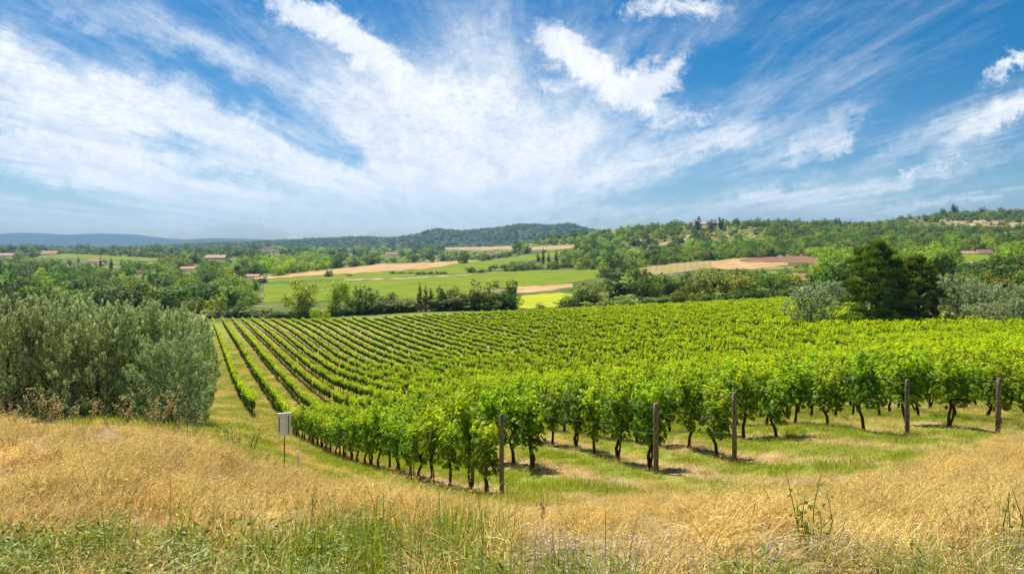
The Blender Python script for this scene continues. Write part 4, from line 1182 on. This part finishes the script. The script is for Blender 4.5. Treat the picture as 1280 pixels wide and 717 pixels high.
# ------------------------------------------------------------------ houses
def house(x, yb, wpx, hpx, Y, label, wall='wall', windows=2, roofpart=.45, depth=None, name='house', chimney=False):
    Y = float(pix([x], [yb], 165 if Y < 200 else 230)[0, 1])
    W_ = wpx / FPX * Y; Ht = hpx / FPX * Y * .8; roofpart = min(.8, roofpart + .25); D = depth or W_ * .45
    X = (x - 640) / FPX * Y
    z = (HY - yb) / FPX * Y
    gz = min(z, Hs(X, Y))
    e = empty(name, (X, Y, z)); tag(e, label, 'house')
    hw = Ht * (1 - roofpart)
    b = MB(); b.box(-W_ / 2, W_ / 2, 0, D, gz - z - 1, hw)
    link('wall', b.mesh('wall', M[wall]), e)
    b = MB(); o_ = .35
    xs0, xs1 = -W_ / 2 - o_, W_ / 2 + o_
    th = .18
    b.poly([(xs0, -o_, hw), (xs1, -o_, hw), (xs1, D + o_, hw), (xs0, D + o_, hw), (xs0, D / 2, Ht), (xs1, D / 2, Ht)],
           [(0, 3, 2, 1), (0, 1, 5, 4), (2, 3, 4, 5), (0, 4, 3), (1, 2, 5)])
    rf_ = link('roof', b.mesh('roof', M['roof']), e)
    if chimney:
        b = MB(); b.box(W_ * .2, W_ * .2 + .7, D * .4, D * .4 + .7, Ht * .7, Ht + .9); link('chimney', b.mesh('chimney', M['wall']), rf_)
    for i in range(windows):
        wx = -W_ / 2 + W_ * (i + .7) / (windows + .4)
        b = MB(); b.box(wx - .5, wx + .5, -.06, .02, hw * .3, hw * .3 + min(1.3, hw * .5))
        f_ = link('window', b.mesh('window', M['roof'] if wall == 'wallwhite' else M['wallwhite']), e)
        b = MB(); b.box(wx - .38, wx + .38, -.09, -.062, hw * .3 + .12, hw * .3 + min(1.3, hw * .5) - .12)
        link('pane', b.mesh('pane', M['glass']), f_)
    return e
house(118, 328, 18, 6, 700, 'farmhouse with a long pink roof beside small cypresses', windows=3, roofpart=.62)
house(60, 318.5, 20, 6.5, 1000, 'long pale pink farmhouse with a low roof above the meadow', windows=3, roofpart=.5)
house(36, 320, 8, 4, 980, 'small pale house left of the long pale pink farmhouse', windows=1)
house(5, 320, 20, 4.5, 900, 'low pale house at the left edge of the photo', windows=2)
house(268, 324, 25, 7, 850, 'long cream farmhouse with a clay roof in the left woods', windows=4, roofpart=.4, chimney=True)
house(286, 322, 6, 5, 870, 'small white outbuilding right of the long cream farmhouse', 'wallwhite', windows=1)
house(234, 337, 18, 5, 560, 'low cream house half hidden in the left woods', windows=2)
house(172, 342, 9, 6, 480, 'small pale stone hut beside the lane in the left woods', windows=1)
house(315, 346.5, 16, 5, 470, 'low pink roofed house above the left end of the tan field', windows=2)
house(333, 313, 9, 5, 1300, 'pale white house on the low ridge, left of its neighbour', 'wallwhite', windows=2)
house(343, 315, 8, 4, 1280, 'pale stone house on the low ridge, right of its neighbour', windows=2)
house(489, 319, 15, 5, 1250, 'pink roofed house in the valley trees right of centre left', windows=3, roofpart=.6)
house(617, 316, 9, 4, 1250, 'small house with a red roof on the low rise', windows=2, roofpart=.6)
house(1000, 347, 17, 7, 262, 'small red roofed house in the belt of trees right', windows=1, roofpart=.75)
house(845, 378, 22, 8, 196, 'low building with a pink roof at the vineyard edge', windows=2, roofpart=.6)
house(896, 281, 12, 5, 975, 'white hilltop house on the skyline', 'wallwhite', windows=2, roofpart=.2)
house(876, 281.5, 16, 4.5, 1010, 'grey white flat hilltop building left of the skyline house', 'wallwhite', windows=3, roofpart=.2)
house(1233, 318, 17, 8, 330, 'house with a bright orange gabled roof below the hill', windows=1, roofpart=.55)
house(1212, 317.5, 16, 5, 335, 'longer low house with an orange roof left of the gabled one', windows=2, roofpart=.6)
house(738, 290, 8, 4, 1290, 'small cream house on the ridge between the two hills', windows=1)
# tall pale wall on the hillside
Xw, Yw = (781 - 640) / FPX * 1050, 1050
b = MB(); b.box(-13, 10, 0, 4, -14, 1.5); b.box(-15, -13.05, -2, 2, -16, 4)
tag(link('retaining_wall', b.mesh('retaining_wall', M['wallwhite']), None, (Xw, Yw, (HY - 290) / FPX * Yw)), 'pale stone wall with a tall end pillar on the middle hillside', 'wall')
# dark barn opening
Yb = 192; Xb = (822 - 640) / FPX * Yb
zb = Hs(Xb, Yb)
e = empty('barn', (Xb, Yb, zb)); tag(e, 'low open barn with a dark front and straw roof at the vineyard edge', 'barn')
b = MB(); b.box(-2.3, 2.3, .1, 3, -1, 1.5); link('wall', b.mesh('wall', M['boxdark']), e)
b = MB(); b.box(-2.7, 2.7, -.3, 3.3, 1.51, 1.65); link('roof', b.mesh('roof', M['stakewood']), e)
for sx in (-2.45, 2.45):
    b = MB(); b.box(sx - .1, sx + .1, -.2, -.02, -1, 1.5); link('post', b.mesh('post', M['post']), e)

# ------------------------------------------------------------------ foreground grasses
def tuft(name, seed, n, spread, Lr, Wd, bendr, mat, wind=(.6, .1), windk=.5, tint=(0, 1)):
    r_ = np.random.default_rng(seed)
    B_ = np.stack([r_.normal(size=n) * spread, r_.normal(size=n) * spread, np.full(n, -.02)], 1)
    D_ = r_.normal(size=(n, 2)) * (1 - windk) + np.array(wind) * windk * 2
    L_ = r_.uniform(*Lr, n); bd = r_.uniform(*bendr, n)
    V, F, t = blades(B_, D_, L_, Wd * r_.uniform(.7, 1.4, n), bd, r_.uniform(*tint, n), seed, 4)
    return V, F, t
DRY = []
for i in range(6):
    V, F, t = join([tuft('', 600 + i, 84, .13, (.16, .44), .0085, (1.1, 2.7), None, windk=.35), tuft('', 640 + i, 16, .12, (.26, .50), .006, (.5, 1.6), None, tint=(.4, 1))])
    r_ = np.random.default_rng(630 + i); nh_ = 34
    a_ = r_.uniform(0, 6.28, nh_); q_ = r_.uniform(.05, .26, nh_)
    C_ = np.stack([np.cos(a_) * q_ + .06, np.sin(a_) * q_, r_.uniform(.14, .38, nh_)], 1)
    V3, F3, t3 = leaf_cloud(C_, r_.normal(size=(nh_, 3)) + [0, -1, .3], r_.uniform(.02, .05, nh_), r_.uniform(.007, .012, nh_), r_.uniform(.5, 1, nh_), 'quad', seed=i)
    V, F, t = join([(V, F, t), (V3, F3, t3)])
    DRY.append(mesh_np('dry_tuft', V, F, t, M['dry']))
DSH = []
for i in range(4):
    V, F, t = tuft('', 660 + i, 70, .12, (.07, .20), .006, (.5, 2.2), None, tint=(.2, 1))
    DSH.append(mesh_np('dry_short', V, F, t, M['dry']))
GRN = []
for i in range(4):
    V, F, t = tuft('', 680 + i, 90, .12, (.04, .13), .008, (.2, 1.4), None, (.3, 0), .3)
    GRN.append(mesh_np('green_short', V, F, t, M['grass']))
TALL = []
for i in range(4):
    V, F, t = tuft('', 700 + i, 42, .10, (.22, .52), .007, (.1, .9), None, (.3, 0), .25)
    TALL.append(mesh_np('green_tall', V, F, t, M['grass']))
WEED = []
for i in range(4):          # broad leaved low weeds
    r_ = np.random.default_rng(720 + i); n = 90
    C_ = np.stack([r_.normal(size=n) * .12, r_.normal(size=n) * .12, r_.uniform(.02, .24, n)], 1)
    V1, F1, t1 = leaf_cloud(C_, r_.normal(size=(n, 3)) * .5 + [0, -.2, 1], r_.uniform(.03, .08, n), r_.uniform(.010, .022, n), r_.uniform(0, 1, n), 'quad', seed=i)
    V2, F2, t2 = tuft('', 730 + i, 24, .11, (.12, .3), .006, (.1, .9), None, (.3, 0), .25)
    V, F, t = join([(V1, F1, t1), (V2, F2, t2)])
    WEED.append(mesh_np('weed_clump', V, F, t, M['weed']))
FLO = []
for i in range(3):          # pale seed heads
    r_ = np.random.default_rng(740 + i); n = 60
    C_ = np.stack([r_.normal(size=n) * .12, r_.normal(size=n) * .12, r_.uniform(.05, .22, n)], 1)
    V1, F1, t1 = leaf_cloud(C_, r_.normal(size=(n, 3)) + [0, 0, .8], .016, .014, r_.uniform(0, 1, n), 'quad', seed=i)
    V2, F2, t2 = blades(C_ * [1, 1, 0], r_.normal(size=(n, 2)), C_[:, 2], np.full(n, .003), np.full(n, .1), r_.uniform(0, .4, n), i, 4)
    V, F, t = join([(V1, F1, t1), (V2, F2, t2)])
    FLO.append(mesh_np('flower_clump', V, F, t, M['flower']))

DL = [(-200, 520), (0, 526), (250, 545), (300, 574), (340, 594), (480, 610), (560, 625), (640, 640), (720, 632), (800, 627), (900, 622), (1050, 600), (1150, 578), (1230, 548), (1280, 535), (1400, 520)]
def vnoise(X, Y, s, seed):
    r_ = np.random.default_rng(seed); v = 0
    for k in range(5):
        a = r_.uniform(0, 6.28); f = s * r_.uniform(.7, 2.0)
        v = v + np.sin(X * math.cos(a) * f + Y * math.sin(a) * f + r_.uniform(0, 6.28))
    return v / 5
def field_pts(Y0, Y1, dens, umax=.84):
    n = int(dens * umax * (Y1 ** 2 - Y0 ** 2))
    Y = np.sqrt(rng.uniform(Y0 ** 2, Y1 ** 2, n)); X = rng.uniform(-umax, umax, n) * Y
    Z = H(X, Y)
    P = np.stack([X, Y, Z], 1)
    x, y = to_px(P)
    return P, x, y
def put(name, P, sc, src, label, cat, tilt=.1, scz=None, rz=0.0):
    n = len(P)
    rot = np.stack([rng.normal(size=n) * tilt, rng.normal(size=n) * tilt, rng.normal(size=n) * (.7 if np.isscalar(rz) else .45) + rz], 1)
    s3 = np.stack([sc, sc, sc * (scz if scz is not None else 1)], 1)
    return scatter(name, P, rot, s3, rng.integers(0, len(src), n), [(m, None) for m in src], label, cat)
P, x, y = field_pts(2.4, 15.5, 21)
lim = np.interp(x, [p[0] for p in DL], [p[1] for p in DL])
nz = vnoise(P[:, 0], P[:, 1], 1.3, 3)
edge = y - lim + nz * 9
keep = (edge > 0)
bare = (y > 690 + nz * 14) & (rng.random(len(y)) < np.where((x > 540) & (x < 800), .25, .6))      # thin near the bottom of the photo
keep &= ~bare
keep &= ~((vnoise(P[:, 0], P[:, 1], 3.1, 41) > .42) & (rng.random(len(y)) < .6))
keep &= ~((np.abs(x - 679) < 10) & (y > 636) & (P[:, 1] < 6.45)) & ~((np.abs(x - 360) < 9) & (y > 634) & (P[:, 1] < 6.6))
keep &= ~((x > 280) & (x < 560) & (y > 640) & (rng.random(len(y)) < .5))
Pd = P[keep]; xd = x[keep]; ed = edge[keep]
sc = (.72 + .42 * vnoise(Pd[:, 0], Pd[:, 1], 2.6, 5)) * rng.uniform(.8, 1.2, len(Pd)) * np.clip(.45 + ed / 60, .45, 1.0)
patch = vnoise(Pd[:, 0], Pd[:, 1], 1.7, 31)
put('dry_grass', Pd, sc, DRY, 'tall golden dry grass lying in swathes over the foreground bank', 'dry grass', .12 + .45 * np.clip(patch, 0, 1), np.clip(1.05 - .9 * np.clip(patch, 0, .6), .5, 1.1), 2.2 * vnoise(Pd[:, 0], Pd[:, 1], 1.1, 33))
# short straw and turf of the vineyard floor
P, x, y = field_pts(9.5, 34, 22)
lim = np.interp(x, [p[0] for p in DL], [p[1] for p in DL])
k2 = (y < lim + 6) & (P[:, 0] + .46 * P[:, 1] > -2.0)
P, x, y = P[k2], x[k2], y[k2]
g = vnoise(P[:, 0], P[:, 1] * 1.5, .9, 11) + .35 * vnoise(P[:, 0], P[:, 1], 3, 12)
ph = np.mod((P[:, 0] - T * P[:, 1] - 5.78 + 69) / 2.3, 1)
g = g + .35 * np.clip(np.minimum(ph - .30, .92 - ph) * 6, -1, 1)
gm = (rng.random(len(g)) < np.clip(.45 + g * 1.3, .06, 1)) ; dm = ~gm & (rng.random(len(g)) < .5)
put('green_grass', P[gm], rng.uniform(.7, 1.3, gm.sum()), GRN, 'patches of short green grass between the vine rows', 'grass')
put('dry_straw', P[dm], rng.uniform(.6, 1.1, dm.sum()), DSH, 'short pale straw on the ground between the vine rows', 'straw', .2)
Pl = rng.uniform(30, 125, 40000); ul = rng.uniform(-.47, -.14, 40000); Xl = ul * Pl
cl = Xl - T * Pl; okl = (cl > -1.5) & (cl < 26) & (rng.random(40000) < np.minimum(Pl / 80, (125 - Pl) / 60))
Xl, Yl = Xl[okl], Pl[okl]; Ll = np.stack([Xl, Yl, H(Xl, Yl)], 1)
gl = vnoise(Xl, Yl, .7, 51) + .5 * vnoise(Xl, Yl, 2.3, 52) + .5 * rng.normal(size=len(Xl)) > -.2
put('green_grass', Ll[gl], rng.uniform(1.2, 2.0, gl.sum()), GRN, 'rough green turf in the lanes between the left vine rows', 'grass', .1, .7)
put('dry_straw', Ll[~gl], rng.uniform(1.2, 2.0, (~gl).sum()), DSH, 'rough straw coloured turf in the lanes between the left vine rows', 'straw', .2, .6)
# near the lens
P, x, y = field_pts(2.3, 5.6, 52)
nz = vnoise(P[:, 0], P[:, 1], 2.0, 21)
left = (x < 470) & (y > 690 + nz * 12); mid = (x >= 380) & (x < 620) & (y > 688 + nz * 22); rt = (x >= 600) & (y > 716 + nz * 18 - (x > 1000) * 8)
m1 = (left & (rng.random(len(x)) < .75)) | (mid & (rng.random(len(x)) < .3)) | (rt & (rng.random(len(x)) < .3))
m2 = (mid & (rng.random(len(x)) < .55)) | (left & (rng.random(len(x)) < .22)) | (rt & (rng.random(len(x)) < .32))
m3 = ((y > 690 + nz * 14) & (x > 640) & (rng.random(len(x)) < .5)) | ((y > 690) & (x > 100) & (rng.random(len(x)) < .12))
put('green_weeds', P[m1], rng.uniform(.45, .85, m1.sum()), WEED, 'low leafy green weeds along the bottom of the picture', 'weeds')
put('tall_green_grass', P[m2], rng.uniform(.35, .95, m2.sum()), TALL, 'upright green grass stalks at the bottom centre', 'grass', .08)
put('pale_flowers', P[m3], rng.uniform(.5, .9, m3.sum()), FLO, 'small pale dried flower heads among the grass at the bottom right', 'flowers')

# ------------------------------------------------------------------ single plants and small things in front
def stalk_plant(name, x, yb, yt, Y, label, cat, mat, ns=7, leafL=.05, leafW=.02, per=22, spread=.12, seed=0, stem=.004, head=0, wander=.25):
    r_ = np.random.default_rng(seed)
    X = (x - 640) / FPX * Y; gz = Hs(X, Y); h = (HY - yt) / FPX * Y - gz
    b = MB(); C_, N_, T_ = [], [], []
    for s in range(ns):
        a = r_.uniform(0, 6.28); hh = h * (1 if s == 0 else r_.uniform(.45, .95))
        p0 = np.array([math.cos(a) * spread * .4, math.sin(a) * spread * .4, -.03])
        p1 = p0 + np.array([math.cos(a) * wander * hh * .4, math.sin(a) * wander * hh * .4, hh * .6])
        p2 = p1 + np.array([r_.normal() * wander * hh * .4, r_.normal() * wander * hh * .3, hh * .4])
        b.tube([p0, p1, p2], [stem, stem * .8, stem * .4], 4)
        f = r_.random(per) ** (.6 if head else 1.1)
        c = np.where(f[:, None] < .6, p0 + (p1 - p0) * (f / .6)[:, None], p1 + (p2 - p1) * ((f - .6) / .4)[:, None])
        c = c + r_.normal(size=(per, 3)) * leafL * .6
        C_.append(c); N_.append(r_.normal(size=(per, 3)) + [0, 0, .5]); T_.append(np.clip(f + r_.normal(size=per) * .2, 0, 1))
    C_ = np.concatenate(C_); V, F, t = leaf_cloud(C_, np.concatenate(N_), leafL * r_.uniform(.6, 1.3, len(C_)), leafW * r_.uniform(.7, 1.3, len(C_)), np.concatenate(T_), 'quad', seed=seed)
    e = empty(name, (X, Y, gz)); tag(e, label, cat)
    link('stem', b.mesh('stem', mat), e); link('leaves', mesh_np('leaves', V, F, t, mat), e)
stalk_plant('dry_weed', 36, 515, 474, 9.2, 'wide tangled brown dry weed at the left end of the olive hedge', 'dry weed', M['dryweed'], 16, .03, .014, 40, .45, 801, .004, 1, .9)
stalk_plant('dry_weed', 92, 515, 487, 9.4, 'low brown dry weed below the left olives', 'dry weed', M['dryweed'], 12, .028, .012, 30, .35, 802, .004, 1, .9)
stalk_plant('dry_weed', 145, 518, 486, 9.5, 'thin arching dry weed below the middle of the hedge', 'dry weed', M['dryweed'], 7, .028, .012, 26, .2, 803, .004, 1, .7)
stalk_plant('dry_weed', 183, 522, 478, 9.6, 'bushy pale dry weed before the right half of the hedge', 'dry weed', M['dryweed'], 16, .03, .016, 50, .4, 804, .004, 1, .6)
stalk_plant('dry_weed', 219, 524, 473, 9.8, 'tallest straight dry weed near the right end of the hedge', 'dry weed', M['dryweed'], 3, .028, .012, 40, .06, 805, .005, 1, .2)
stalk_plant('dry_weed', 236, 528, 484, 9.9, 'dark drooping dry weed at the right end of the hedge', 'dry weed', M['dryweed'], 8, .03, .013, 34, .2, 806, .004, 1, .6)
stalk_plant('dry_weed', 12, 575, 535, 7.0, 'brown seeding weed in the dry grass at the left edge', 'dry weed', M['dryweed'], 5, .02, .01, 40, .1, 807, .004, 1, .3)
stalk_plant('weed_bush', 292, 575, 524, 15.5, 'yellow green weedy bush at the start of the grass lane', 'bush', M['weed'], 44, .05, .022, 34, 1.0, 808, .005, 0, .5)
stalk_plant('weed_bush', 318, 600, 556, 13.0, 'thin olive coloured weed bush left of the white panel', 'bush', M['dryweed'], 26, .03, .014, 30, .6, 809, .004, 0, .5)
stalk_plant('green_weed', 1017, 720, 588, 3.9, 'tall green leafy weed rising before the golden grass at the right', 'weed', M['weed'], 8, .036, .02, 26, .12, 810, .0035, 0, .3)
stalk_plant('green_weed', 1262, 715, 600, 4.1, 'slender green weed near the bottom right corner', 'weed', M['weed'], 4, .035, .02, 16, .1, 811, .004, 0, .25)
stalk_plant('green_weed', 402, 700, 598, 4.8, 'thin green weed stalk left of the centre grass', 'weed', M['weed'], 3, .03, .014, 16, .1, 812, .004, 0, .2)
stalk_plant('green_weed', 455, 690, 606, 4.8, 'thin tall green weed at the left of the centre grass', 'weed', M['weed'], 4, .03, .014, 14, .15, 813, .004, 0, .2)
stalk_plant('green_weed', 482, 700, 600, 4.6, 'taller grass like weed in the middle of the centre grass', 'weed', M['weed'], 4, .03, .012, 14, .12, 814, .004, 0, .2)
stalk_plant('green_weed', 560, 705, 640, 4.4, 'leafy green weed at the right of the centre grass', 'weed', M['weed'], 5, .035, .016, 16, .15, 815, .004, 0, .3)
stalk_plant('green_weed', 6, 690, 655, 4.3, 'green weed in the bottom left corner', 'weed', M['weed'], 5, .04, .022, 18, .15, 816, .004, 0, .3)

# white panel on a rod
Ys_ = 13.6; Xs_ = (355.5 - 640) / FPX * Ys_; gz = Hs(Xs_, Ys_)
top = (HY - 515) / FPX * Ys_ - gz
e = empty('sign_box', (Xs_, Ys_, gz)); e.rotation_euler = (0, 0, R(16)); tag(e, 'white panel with dark slots on a thin rusty rod left of the vines', 'sign')
w2 = .125; h0 = top - .45
b = MB(); b.box(-w2, w2, -.05, -.022, h0, top - .012); b.box(-w2 - .008, w2 + .008, -.056, -.016, top - .010, top)
me = b.mesh('box', M['box']); o = link('box', me, e)
bm_ = o.modifiers.new('bevel', 'BEVEL'); bm_.width = .006; bm_.segments = 2
b = MB(); b.box(-w2 + .022, -w2 + .038, -.056, -.0505, h0 + .08, top - .07); link('slot', b.mesh('slot', M['boxdark']), e)
b = MB(); b.box(w2 - .05, w2 - .034, -.056, -.0505, h0 + .03, top - .05); link('slot', b.mesh('slot', M['boxdark']), e)
b = MB(); b.box(w2 - .088, w2 - .084, -.054, -.0505, h0 + .01, top - .03); link('seam', b.mesh('seam', M['boxdark']), e)
b = MB(); b.tube([(-.005, .02, -.15), (0, .02, .3), (0, .02, h0 + .02)], [.012, .012, .012], 8); link('rod', b.mesh('rod', M['rust'], True), e)
X = (372 - 640) / FPX * 13.4; b = MB(); b.tube([(0, 0, -.05), (.01, 0, .2), (0, 0, .42)], [.02, .018, .016], 7)
tag(link('white_stick', b.mesh('white_stick', M['box'], True), None, (X, 13.4, Hs(X, 13.4))), 'short whitish stick standing just right of the rod of the white panel', 'stick')
X = (359.5 - 640) / FPX * 6.7; gz = Hs(X, 6.7); zt = (HY - 629) / FPX * 6.7 - gz
b = MB(); b.box(-.016, .016, -.004, .004, zt - .09, zt); b.box(-.006, .006, -.0035, .0035, -.05, zt - .0905)
o = link('plant_tag', b.mesh('plant_tag', M['box']), None, (X, 6.7, gz)); o.rotation_euler = (0, R(6), R(10))
tag(o, 'small white plastic tag in the dry grass left of centre', 'tag')
Yk = 6.5; X = (679 - 640) / FPX * Yk; gz = Hs(X, Yk); zt = (HY - 627) / FPX * Yk - gz
b = MB(); random.seed(5); b.tube([(0, 0, -.1), (.0, 0, zt * .4), (-.012, 0, zt * .8), (-.025, 0, zt)], [.022, .02, .016, .007], 8, wob=.2)
tag(link('broken_stake', b.mesh('broken_stake', M['stakewood'], True), None, (X, Yk, gz)), 'short broken wooden stake in the dry grass right of centre', 'stake')

# ------------------------------------------------------------------ the air
b = MB(); b.box(-9600, 9600, -9600, 9800, -420, 420)
hz = b.mesh('haze', new_mat('haze_air')[0])
mh = hz.materials[0]; t = NT(mh.node_tree)
pv = t.n('ShaderNodeVolumePrincipled'); pv.inputs['Density'].default_value = 7e-5; pv.inputs['Color'].default_value = (.34, .60, 1.0, 1); pv.inputs['Anisotropy'].default_value = .2
ou = t.n('ShaderNodeOutputMaterial'); t.l(pv.outputs[0], ou.inputs['Volume'])
tag(link('haze', hz), 'thin blue haze over the distant hills', 'haze', kind='stuff')
